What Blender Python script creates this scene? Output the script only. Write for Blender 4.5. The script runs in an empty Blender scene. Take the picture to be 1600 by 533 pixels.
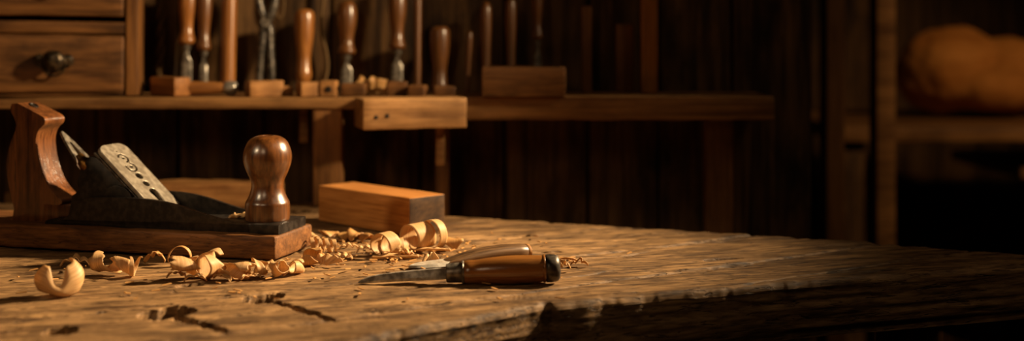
import bpy, bmesh, math, random
import numpy as np
from mathutils import Vector, Matrix, Euler, noise as mnoise

# ------------------------------------------------------------------ camera, world, lights
scene = bpy.context.scene
COL = scene.collection
H = 0.2156                                   # lens height over the bench top (bench top = 0)

cam_d = bpy.data.cameras.new('camera')
cam = bpy.data.objects.new('camera', cam_d)
COL.objects.link(cam)
cam.location = (0, 0, H)
cam.rotation_euler = (math.radians(90), 0, 0)
cam_d.sensor_width = 36.0
cam_d.lens = 36.0 * 1970 / 1600
cam_d.shift_y = -216.5 / 1600
cam_d.clip_start = 0.02
cam_d.dof.use_dof = True
cam_d.dof.focus_distance = 1.15
cam_d.dof.aperture_fstop = cam_d.lens / 15.0
scene.camera = cam

scene.view_settings.view_transform = 'Standard'
scene.view_settings.look = 'None'
scene.view_settings.gamma = 1.0
scene.view_settings.use_curve_mapping = False
scene.view_settings.exposure = 0.0

world = bpy.data.worlds.new('world')
scene.world = world
world.use_nodes = True
bg = world.node_tree.nodes['Background']
bg.inputs[0].default_value = (1.0, 0.62, 0.32, 1)
bg.inputs[1].default_value = 0.012


def aim(o, target):
    o.rotation_euler = (Vector(target) - Vector(o.location)).to_track_quat('-Z', 'Y').to_euler()


def spot(name, loc, target, power, angle, blend, radius, color):
    l = bpy.data.lights.new(name, 'SPOT')
    l.energy = power
    l.spot_size = math.radians(angle)
    l.spot_blend = blend
    l.shadow_soft_size = radius
    l.color = color
    o = bpy.data.objects.new(name, l)
    COL.objects.link(o)
    o.location = loc
    aim(o, target)
    return o


def area(name, loc, target, power, sx, sy, color):
    l = bpy.data.lights.new(name, 'AREA')
    l.shape = 'RECTANGLE'
    l.size = sx
    l.size_y = sy
    l.energy = power
    l.color = color
    o = bpy.data.objects.new(name, l)
    COL.objects.link(o)
    o.location = loc
    aim(o, target)
    return o


WARM = (1.0, 0.735, 0.43)
spot('bench_lamp_light', (1.35, 1.75, 1.00), (-0.43, 1.08, 0.0), 640, 28, 1.0, 0.07, WARM)
spot('shelf_fill_light', (1.00, 1.02, 0.72), (-0.50, 1.62, 0.16), 155, 24, 1.0, 0.05, WARM)  # added spot for the shelf and cabinet fronts, no lamp known there
spot('front_fill_light', (-0.55, -0.25, 0.85), (-0.42, 1.25, 0.02), 15, 42, 1.0, 0.22, (1.0, 0.66, 0.37))  # added soft fill from the camera side, not a window
spot('block_fill_light', (-1.0, 0.55, 0.62), (-0.13, 1.38, 0.0), 17, 15, 0.9, 0.05, WARM)  # added narrow spot that brightens the long face of the wood block
area('right_fill_light', (1.05, 0.55, 1.55), (0.75, 1.1, 0.0), 2.2, 0.7, 0.5, (1.0, 0.70, 0.42))  # added area light that lifts the dim right end of the bench
spot('far_fill_light', (1.85, 1.3, 1.1), (0.95, 2.70, 0.12), 42, 54, 0.9, 0.05, (1.0, 0.60, 0.28))  # added spot that brings out the far posts and the bundle

# ------------------------------------------------------------------ helpers
mnoise.seed_set(7)


def lin(h):
    h = h.lstrip('#')
    out = []
    for i in (0, 2, 4):
        c = int(h[i:i + 2], 16) / 255
        out.append(c / 12.92 if c <= 0.04045 else ((c + 0.055) / 1.055) ** 2.4)
    return (*out, 1)


def new_mat(name):
    m = bpy.data.materials.new(name)
    m.use_nodes = True
    nt = m.node_tree
    b = nt.nodes['Principled BSDF']
    return m, nt, b


def wood(name, dark, light, axis='X', fine=420.0, rough=0.5, bump=0.25, rot=(0, 0, 0), mid=0.5,
         stain=None, stain_amt=0.5, stain_scale=14.0, coat=0.0, bump_dist=0.0006, ramp=(0.36, 0.64), pores=0, aniso=0.055):
    m, nt, b = new_mat(name)
    N, L = nt.nodes, nt.links
    tc = N.new('ShaderNodeTexCoord')
    mp = N.new('ShaderNodeMapping')
    mp.inputs['Rotation'].default_value = rot
    L.new(tc.outputs['Object'], mp.inputs['Vector'])
    st = N.new('ShaderNodeMapping')
    s = [1.0, 1.0, 1.0]
    s['XYZ'.index(axis)] = aniso
    st.inputs['Scale'].default_value = s
    L.new(mp.outputs['Vector'], st.inputs['Vector'])
    n1 = N.new('ShaderNodeTexNoise')
    n1.inputs['Scale'].default_value = fine
    n1.inputs['Detail'].default_value = 6
    n1.inputs['Roughness'].default_value = 0.62
    n1.inputs['Distortion'].default_value = 0.3
    L.new(st.outputs['Vector'], n1.inputs['Vector'])
    n2 = N.new('ShaderNodeTexNoise')
    n2.inputs['Scale'].default_value = fine * 0.22
    n2.inputs['Detail'].default_value = 4
    n2.inputs['Distortion'].default_value = 1.2
    L.new(st.outputs['Vector'], n2.inputs['Vector'])
    mix = N.new('ShaderNodeMix')
    mix.data_type = 'FLOAT'
    mix.inputs[0].default_value = mid
    L.new(n1.outputs['Fac'], mix.inputs[2])
    L.new(n2.outputs['Fac'], mix.inputs[3])
    cr = N.new('ShaderNodeValToRGB')
    cr.color_ramp.elements[0].position = ramp[0]
    cr.color_ramp.elements[0].color = lin(dark)
    cr.color_ramp.elements[1].position = ramp[1]
    cr.color_ramp.elements[1].color = lin(light)
    L.new(mix.outputs[0], cr.inputs['Fac'])
    col = cr.outputs['Color']
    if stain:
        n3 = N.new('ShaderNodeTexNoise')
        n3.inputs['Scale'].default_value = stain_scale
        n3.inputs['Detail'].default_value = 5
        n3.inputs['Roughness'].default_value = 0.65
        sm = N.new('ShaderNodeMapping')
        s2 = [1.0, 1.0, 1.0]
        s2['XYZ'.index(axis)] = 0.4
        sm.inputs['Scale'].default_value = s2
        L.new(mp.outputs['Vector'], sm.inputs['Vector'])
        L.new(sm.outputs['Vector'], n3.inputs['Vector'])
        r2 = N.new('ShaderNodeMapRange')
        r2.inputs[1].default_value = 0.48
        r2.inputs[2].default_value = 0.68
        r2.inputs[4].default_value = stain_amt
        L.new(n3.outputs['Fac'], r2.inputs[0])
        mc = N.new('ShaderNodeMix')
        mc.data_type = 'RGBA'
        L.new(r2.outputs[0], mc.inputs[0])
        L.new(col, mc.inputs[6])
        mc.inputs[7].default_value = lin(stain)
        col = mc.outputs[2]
    height = mix.outputs[0]
    if pores:
        pm = N.new('ShaderNodeMapping')
        s3 = [1.0, 1.0, 1.0]
        s3['XYZ'.index(axis)] = aniso * 1.3
        pm.inputs['Scale'].default_value = s3
        L.new(mp.outputs['Vector'], pm.inputs['Vector'])
        n4 = N.new('ShaderNodeTexNoise')
        n4.inputs['Scale'].default_value = pores
        n4.inputs['Detail'].default_value = 3
        n4.inputs['Roughness'].default_value = 0.7
        n4.inputs['Distortion'].default_value = 0.6
        L.new(pm.outputs['Vector'], n4.inputs['Vector'])
        r4 = N.new('ShaderNodeMapRange')
        r4.inputs[1].default_value = 0.57
        r4.inputs[2].default_value = 0.66
        L.new(n4.outputs['Fac'], r4.inputs[0])
        m4 = N.new('ShaderNodeMath')
        m4.operation = 'MULTIPLY'
        m4.inputs[1].default_value = 0.75
        L.new(r4.outputs[0], m4.inputs[0])
        mc4 = N.new('ShaderNodeMix')
        mc4.data_type = 'RGBA'
        L.new(m4.outputs[0], mc4.inputs[0])
        L.new(col, mc4.inputs[6])
        mc4.inputs[7].default_value = lin(stain or dark)
        col = mc4.outputs[2]
        sb = N.new('ShaderNodeMath')
        sb.operation = 'SUBTRACT'
        L.new(mix.outputs[0], sb.inputs[0])
        L.new(m4.outputs[0], sb.inputs[1])
        height = sb.outputs[0]
    L.new(col, b.inputs['Base Color'])
    b.inputs['Roughness'].default_value = rough
    b.inputs['Specular IOR Level'].default_value = 0.5 if rough < 0.45 else 0.22
    b.inputs['Coat Weight'].default_value = coat
    b.inputs['Coat Roughness'].default_value = 0.22
    bp = N.new('ShaderNodeBump')
    bp.inputs['Strength'].default_value = bump
    bp.inputs['Distance'].default_value = bump_dist
    L.new(height, bp.inputs['Height'])
    L.new(bp.outputs['Normal'], b.inputs['Normal'])
    return m


def metal(name, base, rough=0.4, metallic=1.0, scratch=0.12, spots=None, bump=0.08):
    m, nt, b = new_mat(name)
    N, L = nt.nodes, nt.links
    tc = N.new('ShaderNodeTexCoord')
    n = N.new('ShaderNodeTexNoise')
    n.inputs['Scale'].default_value = 160
    n.inputs['Detail'].default_value = 6
    L.new(tc.outputs['Object'], n.inputs['Vector'])
    r = N.new('ShaderNodeMapRange')
    r.inputs[3].default_value = max(0.02, rough - scratch)
    r.inputs[4].default_value = min(1.0, rough + scratch)
    L.new(n.outputs['Fac'], r.inputs[0])
    L.new(r.outputs[0], b.inputs['Roughness'])
    b.inputs['Metallic'].default_value = metallic
    if spots:
        cr = N.new('ShaderNodeValToRGB')
        cr.color_ramp.elements[0].position = 0.42
        cr.color_ramp.elements[0].color = lin(spots)
        cr.color_ramp.elements[1].position = 0.62
        cr.color_ramp.elements[1].color = lin(base)
        L.new(n.outputs['Fac'], cr.inputs['Fac'])
        L.new(cr.outputs['Color'], b.inputs['Base Color'])
    else:
        b.inputs['Base Color'].default_value = lin(base)
    bp = N.new('ShaderNodeBump')
    bp.inputs['Strength'].default_value = bump
    bp.inputs['Distance'].default_value = 0.0004
    L.new(n.outputs['Fac'], bp.inputs['Height'])
    L.new(bp.outputs['Normal'], b.inputs['Normal'])
    return m


def link(name, me, mat=None, parent=None, smooth=35):
    if mat:
        me.materials.append(mat)
    o = bpy.data.objects.new(name, me)
    COL.objects.link(o)
    if parent:
        o.parent = parent
    if smooth is not None and len(me.polygons):
        me.polygons.foreach_set('use_smooth', np.ones(len(me.polygons), bool))
        if smooth < 180:
            me.set_sharp_from_angle(angle=math.radians(smooth))
    me.update()
    return o


def obj(name, bm, mat=None, parent=None, smooth=35):
    bmesh.ops.recalc_face_normals(bm, faces=bm.faces)
    me = bpy.data.meshes.new(name)
    bm.to_mesh(me)
    bm.free()
    return link(name, me, mat, parent, smooth)


def tag(o, label, cat, group=None, kind=None):
    if label:
        o['label'] = label
    if cat:
        o['category'] = cat
    if group:
        o['group'] = group
    if kind:
        o['kind'] = kind
    return o


def thing(name, label, cat, loc=(0, 0, 0), rotz=0.0, group=None):
    o = bpy.data.objects.new(name, None)
    COL.objects.link(o)
    o.empty_display_size = 0.02
    o.location = loc
    o.rotation_euler = (0, 0, rotz)
    return tag(o, label, cat, group)


def nz(p, f):
    return mnoise.noise(Vector(p) * f)


def rbox(bm, size, center=(0, 0, 0), r=0.002, cell=0.02, amp=0.0, freq=60.0, mtx=None):
    """box with rounded worn edges, gridded so that its faces can be uneven"""
    hx = [s / 2 for s in size]
    lists = []
    for h in hx:
        rr = min(r, h * 0.8)
        inner = h - rr
        n = max(1, int(round(2 * inner / cell)))
        c = [-h, -h + 0.3 * rr] + [-inner + 2 * inner * i / n for i in range(n + 1)] + [h - 0.3 * rr, h]
        lists.append(c)
    tmp = bmesh.new()
    cache = {}

    def vert(p):
        k = tuple(round(q, 6) for q in p)
        if k in cache:
            return cache[k]
        inn = Vector([max(-(h - min(r, h * 0.8)), min(h - min(r, h * 0.8), q)) for q, h in zip(p, hx)])
        d = Vector(p) - inn
        rr = min(r, min(hx) * 0.8)
        q = inn + d.normalized() * rr if d.length > 1e-9 else Vector(p)
        if amp:
            nrm = d.normalized() if d.length > 1e-9 else Vector((0, 0, 1))
            q = q + nrm * (amp * nz(q + Vector(center), freq) + 0.5 * amp * nz(q + Vector(center), freq * 3))
        v = tmp.verts.new(q)
        cache[k] = v
        return v

    for ax in range(3):
        a, b2 = (ax + 1) % 3, (ax + 2) % 3
        for sgn in (-1, 1):
            for i in range(len(lists[a]) - 1):
                for j in range(len(lists[b2]) - 1):
                    qs = []
                    for (di, dj) in ((0, 0), (1, 0), (1, 1), (0, 1)):
                        p = [0, 0, 0]
                        p[ax] = sgn * hx[ax]
                        p[a] = lists[a][i + di]
                        p[b2] = lists[b2][j + dj]
                        qs.append(vert(p))
                    try:
                        tmp.faces.new(qs)
                    except ValueError:
                        pass
    T = Matrix.Translation(center)
    if mtx is not None:
        T = mtx @ T
    vm = {}
    for v in tmp.verts:
        vm[v] = bm.verts.new(T @ v.co)
    for f in tmp.faces:
        bm.faces.new([vm[v] for v in f.verts])
    tmp.free()


def box_obj(name, size, center, mat, parent=None, r=0.002, cell=0.03, amp=0.0, freq=60.0, rot=None):
    """center is where the box's middle is; the object's origin is put there"""
    bm = bmesh.new()
    rbox(bm, size, (0, 0, 0), r, cell, amp, freq)
    o = obj(name, bm, mat, parent, 50)
    o.location = center
    if rot:
        o.rotation_euler = rot
    return o


def lathe(bm, prof, seg=48, mtx=None, jit=0.0):
    """prof: list of (z, r) from one end to the other"""
    M = mtx or Matrix.Identity(4)
    rings = []
    for (z, r) in prof:
        if r < 1e-6:
            rings.append([bm.verts.new(M @ Vector((0, 0, z)))])
        else:
            ring = []
            for k in range(seg):
                a = 2 * math.pi * k / seg
                p = Vector((r * math.cos(a), r * math.sin(a), z))
                if jit:
                    p += Vector((math.cos(a), math.sin(a), 0)) * jit * nz(p, 90)
                ring.append(bm.verts.new(M @ p))
            rings.append(ring)
    for A, B in zip(rings, rings[1:]):
        n = max(len(A), len(B))
        for k in range(n):
            q = [A[k % len(A)], A[(k + 1) % len(A)], B[(k + 1) % len(B)], B[k % len(B)]]
            u = []
            for v in q:
                if v not in u:
                    u.append(v)
            if len(u) >= 3:
                bm.faces.new(u)
    for ring, flip in ((rings[0], True), (rings[-1], False)):
        if len(ring) > 2:
            bm.faces.new(ring[::-1] if flip else ring)


def spline(pts, n=10):
    """Catmull-Rom through 2-D / 3-D points"""
    P = [Vector(p) for p in pts]
    out = []
    for i in range(len(P) - 1):
        p0, p1, p2, p3 = P[max(0, i - 1)], P[i], P[i + 1], P[min(len(P) - 1, i + 2)]
        for k in range(n):
            t = k / n
            out.append(0.5 * ((2 * p1) + (p2 - p0) * t + (2 * p0 - 5 * p1 + 4 * p2 - p3) * t * t +
                              (3 * p1 - p0 - 3 * p2 + p3) * t ** 3))
    out.append(P[-1])
    return out


def smooth_prof(prof, n=6):
    return [(max(0, p[0]) if False else p[0], max(0.0, p[1])) for p in spline([(z, r) for z, r in prof], n)]


def prism(bm, outline, t0, t1, frame, bevel=0.0, seg=2):
    """outline (a, b) extruded from t0 to t1; frame(a, b, t) -> Vector"""
    A = [bm.verts.new(frame(a, b, t0)) for a, b in outline]
    B = [bm.verts.new(frame(a, b, t1)) for a, b in outline]
    n = len(outline)
    fs = [bm.faces.new(A[::-1]), bm.faces.new(B)]
    for k in range(n):
        fs.append(bm.faces.new((A[k], A[(k + 1) % n], B[(k + 1) % n], B[k])))
    if bevel:
        es = set()
        for f in fs[:2]:
            for e in f.edges:
                es.add(e)
        bmesh.ops.bevel(bm, geom=list(es), offset=bevel, segments=seg, affect='EDGES', profile=0.6, clamp_overlap=True)


def tube(bm, pts, radii, seg=10, cap=True):
    P = [Vector(p) for p in pts]
    if not isinstance(radii, (list, tuple)):
        radii = [radii] * len(P)
    rings = []
    up = Vector((0.13, 0.31, 0.94))
    for i, p in enumerate(P):
        t = (P[min(i + 1, len(P) - 1)] - P[max(i - 1, 0)]).normalized()
        a = t.cross(up)
        if a.length < 1e-3:
            a = t.cross(Vector((1, 0, 0)))
        a.normalize()
        b = t.cross(a).normalized()
        rings.append([bm.verts.new(p + (a * math.cos(2 * math.pi * k / seg) + b * math.sin(2 * math.pi * k / seg)) * radii[i])
                      for k in range(seg)])
    for A, B in zip(rings, rings[1:]):
        for k in range(seg):
            bm.faces.new((A[k], A[(k + 1) % seg], B[(k + 1) % seg], B[k]))
    if cap:
        bm.faces.new(rings[0][::-1])
        bm.faces.new(rings[-1])


def plate_curve(name, outer, holes, thick, mat, parent, bevel=0.0004):
    """flat plate cut from an outline with real holes, in its local XY plane"""
    cu = bpy.data.curves.new(name, 'CURVE')
    cu.dimensions = '2D'
    cu.fill_mode = 'BOTH'
    cu.extrude = thick / 2
    cu.bevel_depth = bevel
    cu.bevel_resolution = 1
    for pts in [outer] + holes:
        s = cu.splines.new('POLY')
        s.points.add(len(pts) - 1)
        for q, p in zip(s.points, pts):
            q.co = (p[0], p[1], 0, 1)
        s.use_cyclic_u = True
    tmp = bpy.data.objects.new('tmp', cu)
    COL.objects.link(tmp)
    dg = bpy.context.evaluated_depsgraph_get()
    me = bpy.data.meshes.new_from_object(tmp.evaluated_get(dg))
    bpy.data.objects.remove(tmp)
    bpy.data.curves.remove(cu)
    me.materials.clear()
    return link(name, me, mat, parent, 40)


# ------------------------------------------------------------------ materials
M = {}
M['bench'] = wood('bench_wood', '#432d1a', '#ad8659', 'X', 360, 0.62, 0.8, (0, 0, math.radians(-17)), 0.45,
                  '#332213', 0.7, 26, bump_dist=0.001, ramp=(0.38, 0.63), pores=280, aniso=0.11)
M['base'] = wood('plane_base_wood', '#442813', '#8e5e33', 'X', 420, 0.55, 0.7, stain='#3d2412', stain_amt=0.55, stain_scale=34, pores=420, aniso=0.09)
M['tote'] = wood('handle_wood', '#3d200d', '#85512a', 'Z', 380, 0.33, 0.3, stain='#2b1509', stain_amt=0.7, stain_scale=38, coat=0.35, pores=380)
M['knob'] = wood('knob_wood', '#361d0b', '#74461f', 'Z', 420, 0.3, 0.25, stain='#331a0b', stain_amt=0.6, stain_scale=45, coat=0.5)
M['block'] = wood('fresh_block_wood', '#84501f', '#bd8145', 'X', 300, 0.55, 0.25, mid=0.35)
M['endgrain'] = wood('end_grain_wood', '#2a1a0c', '#553a1e', 'Y', 240, 0.7, 0.5, rot=(0, 0.6, 0.5))
M['offcut'] = wood('offcut_wood', '#7a4f28', '#b5834d', 'X', 260, 0.6, 0.5, stain='#4a2c16', stain_amt=0.6, stain_scale=30)
M['cabinet'] = wood('cabinet_wood', '#3c2411', '#84582f', 'X', 260, 0.5, 0.5, stain='#2e1c0e', stain_amt=0.75, stain_scale=24, ramp=(0.35, 0.66))
M['cabinet_v'] = wood('cabinet_upright_wood', '#4f3118', '#8f6032', 'Z', 200, 0.5, 0.4, stain='#3a2412', stain_amt=0.5, stain_scale=14)
M['shelf'] = wood('shelf_wood', '#5d3d20', '#a87a48', 'X', 200, 0.55, 0.5, stain='#3c2613', stain_amt=0.6, stain_scale=14)
M['beam'] = wood('beam_wood', '#6e4a28', '#bd8d58', 'X', 200, 0.55, 0.5, stain='#4a3018', stain_amt=0.5, stain_scale=18)
M['post'] = wood('post_wood', '#5a3a1e', '#9c6c3c', 'Z', 200, 0.55, 0.5, stain='#352010', stain_amt=0.6, stain_scale=14)
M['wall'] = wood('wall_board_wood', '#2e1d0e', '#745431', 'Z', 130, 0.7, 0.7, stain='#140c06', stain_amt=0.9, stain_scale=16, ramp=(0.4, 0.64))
M['floorw'] = wood('floor_wood', '#20140a', '#40291a', 'X', 90, 0.7, 0.4)
M['chisel'] = wood('chisel_handle_wood', '#8a4f1c', '#c27a32', 'X', 260, 0.26, 0.12, mid=0.3, coat=0.6)
M['bright_steel'] = metal('ground_blade_steel', '#d6d0c4', 0.3, 0.35, 0.1, '#b8b0a2', 0.08)
M['gouge'] = wood('knife_handle_wood', '#24160c', '#7c5c3c', 'X', 480, 0.4, 0.3, mid=0.6)
M['tool'] = wood('tool_handle_wood', '#6a3c16', '#ab7034', 'Z', 260, 0.3, 0.15, mid=0.35, coat=0.5)
M['tool_dark'] = wood('dark_tool_handle_wood', '#43260f', '#7f4f22', 'Z', 260, 0.35, 0.15, coat=0.4)
M['mallet'] = wood('mallet_wood', '#6a401d', '#a8713c', 'X', 240, 0.5, 0.3)
M['iron'] = metal('black_iron', '#332b24', 0.42, 0.5, 0.12, '#1e1915', 0.2)
M['iron_edge'] = metal('worn_iron', '#5c5246', 0.36, 0.4, 0.12, '#2c2620', 0.15)
M['cap'] = metal('lever_cap_steel', '#978c7b', 0.42, 0.5, 0.12, '#7d7263', 0.25)
M['steel'] = metal('blade_steel', '#bdb6aa', 0.34, 0.6, 0.1, '#918a7e', 0.08)
M['dull_steel'] = metal('dull_steel', '#8f8576', 0.36, 0.45, 0.12, '#544c43', 0.12)
M['pull'] = metal('aged_brass_pull', '#5d4c36', 0.36, 0.6, 0.12, '#1f1a13', 0.2)
M['brass'] = metal('old_brass', '#8a6231', 0.4, 1.0, 0.1, '#5a3f20', 0.1)
M['rope'] = wood('rope_fibre', '#4a3620', '#7d6240', 'Z', 300, 0.9, 0.5)
M['bundle'] = wood('bundle_cloth', '#a3672a', '#c98a44', 'X', 30, 0.85, 0.3, stain='#7a4415', stain_amt=0.5, stain_scale=8)


def shaving_mat(name, dark, light, trans):
    m, nt, b = new_mat(name)
    N, L = nt.nodes, nt.links
    tc = N.new('ShaderNodeTexCoord')
    uv = N.new('ShaderNodeMapping')
    uv.inputs['Scale'].default_value = (14, 0.6, 1)
    L.new(tc.outputs['UV'], uv.inputs['Vector'])
    n = N.new('ShaderNodeTexNoise')
    n.inputs['Scale'].default_value = 3
    n.inputs['Detail'].default_value = 5
    L.new(uv.outputs['Vector'], n.inputs['Vector'])
    cr = N.new('ShaderNodeValToRGB')
    cr.color_ramp.elements[0].position = 0.32
    cr.color_ramp.elements[0].color = lin(dark)
    cr.color_ramp.elements[1].position = 0.62
    cr.color_ramp.elements[1].color = lin(light)
    L.new(n.outputs['Fac'], cr.inputs['Fac'])
    L.new(cr.outputs['Color'], b.inputs['Base Color'])
    b.inputs['Roughness'].default_value = 0.5
    tr = N.new('ShaderNodeBsdfTranslucent')
    L.new(cr.outputs['Color'], tr.inputs['Color'])
    mx = N.new('ShaderNodeMixShader')
    mx.inputs[0].default_value = trans
    L.new(b.outputs[0], mx.inputs[1])
    L.new(tr.outputs[0], mx.inputs[2])
    bp = N.new('ShaderNodeBump')
    bp.inputs['Strength'].default_value = 0.3
    bp.inputs['Distance'].default_value = 0.0006
    L.new(n.outputs['Fac'], bp.inputs['Height'])
    L.new(bp.outputs['Normal'], b.inputs['Normal'])
    L.new(mx.outputs[0], nt.nodes['Material Output'].inputs['Surface'])
    return m


M['shaving'] = shaving_mat('wood_shaving', '#bf8c4e', '#e6c08a', 0.3)
M['shaving_dark'] = shaving_mat('aged_wood_shaving', '#b0793e', '#d8a868', 0.25)

# ------------------------------------------------------------------ the setting
FLOOR_Z = -0.85


def struct(o):
    o['kind'] = 'structure'
    return o


struct(box_obj('floor', (5.4, 5.6, 0.06), (0.3, 1.4, FLOOR_Z - 0.03), M['floorw'], r=0.003, cell=0.5))
struct(box_obj('ceiling', (5.4, 5.6, 0.06), (0.3, 1.4, 1.75), M['floorw'], r=0.003, cell=0.5))
# plank wall right behind the tool shelf
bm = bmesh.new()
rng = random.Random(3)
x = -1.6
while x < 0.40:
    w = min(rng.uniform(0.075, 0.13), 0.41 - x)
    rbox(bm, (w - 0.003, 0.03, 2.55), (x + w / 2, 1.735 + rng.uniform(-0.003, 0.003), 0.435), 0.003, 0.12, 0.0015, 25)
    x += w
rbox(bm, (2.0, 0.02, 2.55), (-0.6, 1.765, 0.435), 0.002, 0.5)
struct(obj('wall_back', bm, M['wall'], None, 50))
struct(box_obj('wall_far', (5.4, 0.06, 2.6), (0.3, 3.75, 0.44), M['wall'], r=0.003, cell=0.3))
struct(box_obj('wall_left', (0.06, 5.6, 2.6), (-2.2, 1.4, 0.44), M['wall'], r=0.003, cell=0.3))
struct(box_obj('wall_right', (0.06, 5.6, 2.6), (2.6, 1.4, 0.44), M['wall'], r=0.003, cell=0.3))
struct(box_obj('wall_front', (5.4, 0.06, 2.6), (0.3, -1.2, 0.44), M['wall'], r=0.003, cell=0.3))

# ------------------------------------------------------------------ workbench
GT = math.radians(17)                         # direction of the torn grain
G = math.radians(33)                          # direction of the bench planks


def vnoise(x, y, seed=0):
    xi = np.floor(x).astype(np.int64)
    yi = np.floor(y).astype(np.int64)
    xf = x - xi
    yf = y - yi

    def hsh(a, b):
        n = (a * 374761393 + b * 668265263 + seed * 1442695041) & 0x7fffffff
        n = ((n ^ (n >> 13)) * 1274126177) & 0x7fffffff
        n = n ^ (n >> 16)
        return (n & 0xffff) / 65535.0 * 2 - 1
    u = xf * xf * xf * (xf * (xf * 6 - 15) + 10)
    v = yf * yf * yf * (yf * (yf * 6 - 15) + 10)
    return ((hsh(xi, yi) * (1 - u) + hsh(xi + 1, yi) * u) * (1 - v) +
            (hsh(xi, yi + 1) * (1 - u) + hsh(xi + 1, yi + 1) * u) * v)


def fbm(x, y, oct=4, seed=0):
    s, a = 0, 1.0
    for k in range(oct):
        s = s + a * vnoise(x * 2 ** k, y * 2 ** k, seed + k * 17)
        a *= 0.5
    return s


def sstep(a, b, x):
    t = np.clip((x - a) / (b - a), 0, 1)
    return t * t * (3 - 2 * t)


def along(x, y):
    return x * math.cos(G) + y * math.sin(G), -x * math.sin(G) + y * math.cos(G)


PITS = ((-0.266, 0.972, 0.016, 0.022, 0.034, -35, 1.0), (-0.204, 1.028, 0.013, 0.018, 0.03, -35, 1.0),
        (-0.327, 0.9135, 0.0115, 0.0115, 0.03, 0, 0.1), (-0.236, 0.940, 0.040, 0.0045, 0.006, -44, 1.0),
        (-0.168, 0.985, 0.052, 0.0042, 0.006, -47, 1.0), (-0.275, 1.52, 0.030, 0.014, 0.012, -10, 1.0),
        (0.035, 1.24, 0.014, 0.004, 0.004, 10, 1.0), (0.02, 1.34, 0.011, 0.006, 0.004, 0, 1.0),
        (-0.063, 1.115, 0.020, 0.0055, 0.004, 20, 1.0), (-0.275, 1.075, 0.012, 0.006, 0.004, 10, 1.0),
        (0.2, 1.2, 0.02, 0.006, 0.004, 20, 1.0))


def undercut(x, y, z):  # shape invented so the key light doesn't brighten the hole walls
    """the three deep holes are wider below than at the rim"""
    for (px, py, ha, hb, dp, ang, ragged) in PITS[:3]:
        near = np.hypot(x - px, y - py) < max(ha, hb) * 1.5
        k = np.where(near & (z < -0.003), np.minimum(-z - 0.003, 0.010) * 0.55, 0)
        dd = np.hypot(x - px, y - py) + 1e-6
        x = x + (x - px) / dd * k
        y = y + (y - py) / dd * k
    return x, y


def bench_height(x, y):
    a, b = along(x, y)
    a1, b1 = a, b
    a = x * math.cos(GT) + y * math.sin(GT)
    b = -x * math.sin(GT) + y * math.cos(GT)
    h = 0.0006 * fbm(a * 6, b * 22, 3, 1) + 0.0006 * fbm(a * 24, b * 160, 3, 5)
    # torn grain and gouges running with the planks
    g = fbm(a * 13, b * 95, 4, 21)
    h -= 0.0018 * sstep(0.62, 1.15, g)
    g2 = fbm(a * 5, b * 55, 3, 61)
    h -= 0.0016 * sstep(0.68, 1.1, g2)
    # plank seams
    a, b = a1, b1
    for b0, wd, dp in ((0.9885, 0.0023, 0.0055), (1.113, 0.0018, 0.0030), (0.872, 0.0020, 0.0045),
                       (1.232, 0.0014, 0.003), (0.80, 0.0014, 0.003)):
        wob = b0 + 0.0022 * vnoise(a * 14, a * 0 + b0 * 50, 9)
        h -= dp * np.exp(-((b - wob) / wd) ** 2)
    # long drying cracks
    for (x0, y0, ln, dp, wd) in ((-0.17, 1.105, 0.10, 0.003, 0.0011), (-0.05, 1.16, 0.12, 0.003, 0.0012),
                                 (-0.22, 0.96, 0.12, 0.0025, 0.0011), (-0.02, 1.33, 0.10, 0.003, 0.0015),
                                 (0.06, 1.12, 0.10, 0.003, 0.0013), (-0.30, 1.05, 0.06, 0.0035, 0.0022),
                                 (-0.12, 1.16, 0.05, 0.003, 0.0016), (0.10, 1.22, 0.09, 0.003, 0.0015)):
        a0, b0 = along(x0, y0)
        wob = b0 + 0.004 * vnoise(a * 20, a * 0 + 3, 31)
        h -= dp * np.exp(-((b - wob) / wd) ** 2) * np.exp(-((a - a0) / (ln / 2)) ** 4)
    # pits and holes: x, y, half along, half across, depth, angle
    wx = 0.0022 * fbm(x * 80, y * 80, 2, 41)
    wy = 0.0022 * fbm(x * 80, y * 80, 2, 43)
    for (px, py, ha, hb, dp, ang, ragged) in PITS:
        c, s = math.cos(math.radians(ang)), math.sin(math.radians(ang))
        dx, dy = x - px + wx * ragged, y - py + wy * ragged
        u, v = dx * c + dy * s, -dx * s + dy * c
        rr = ((np.abs(u) / ha) ** 2.6 + (np.abs(v) / hb) ** 2.6) ** (1 / 2.6)
        h -= dp * (1 - sstep(0.80, 1.08, rr))
    h = h - 0.0009
    return np.where(h > -0.0006, -0.0006 + 0.0006 * np.tanh((h + 0.0006) / 0.0006), h)


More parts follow.
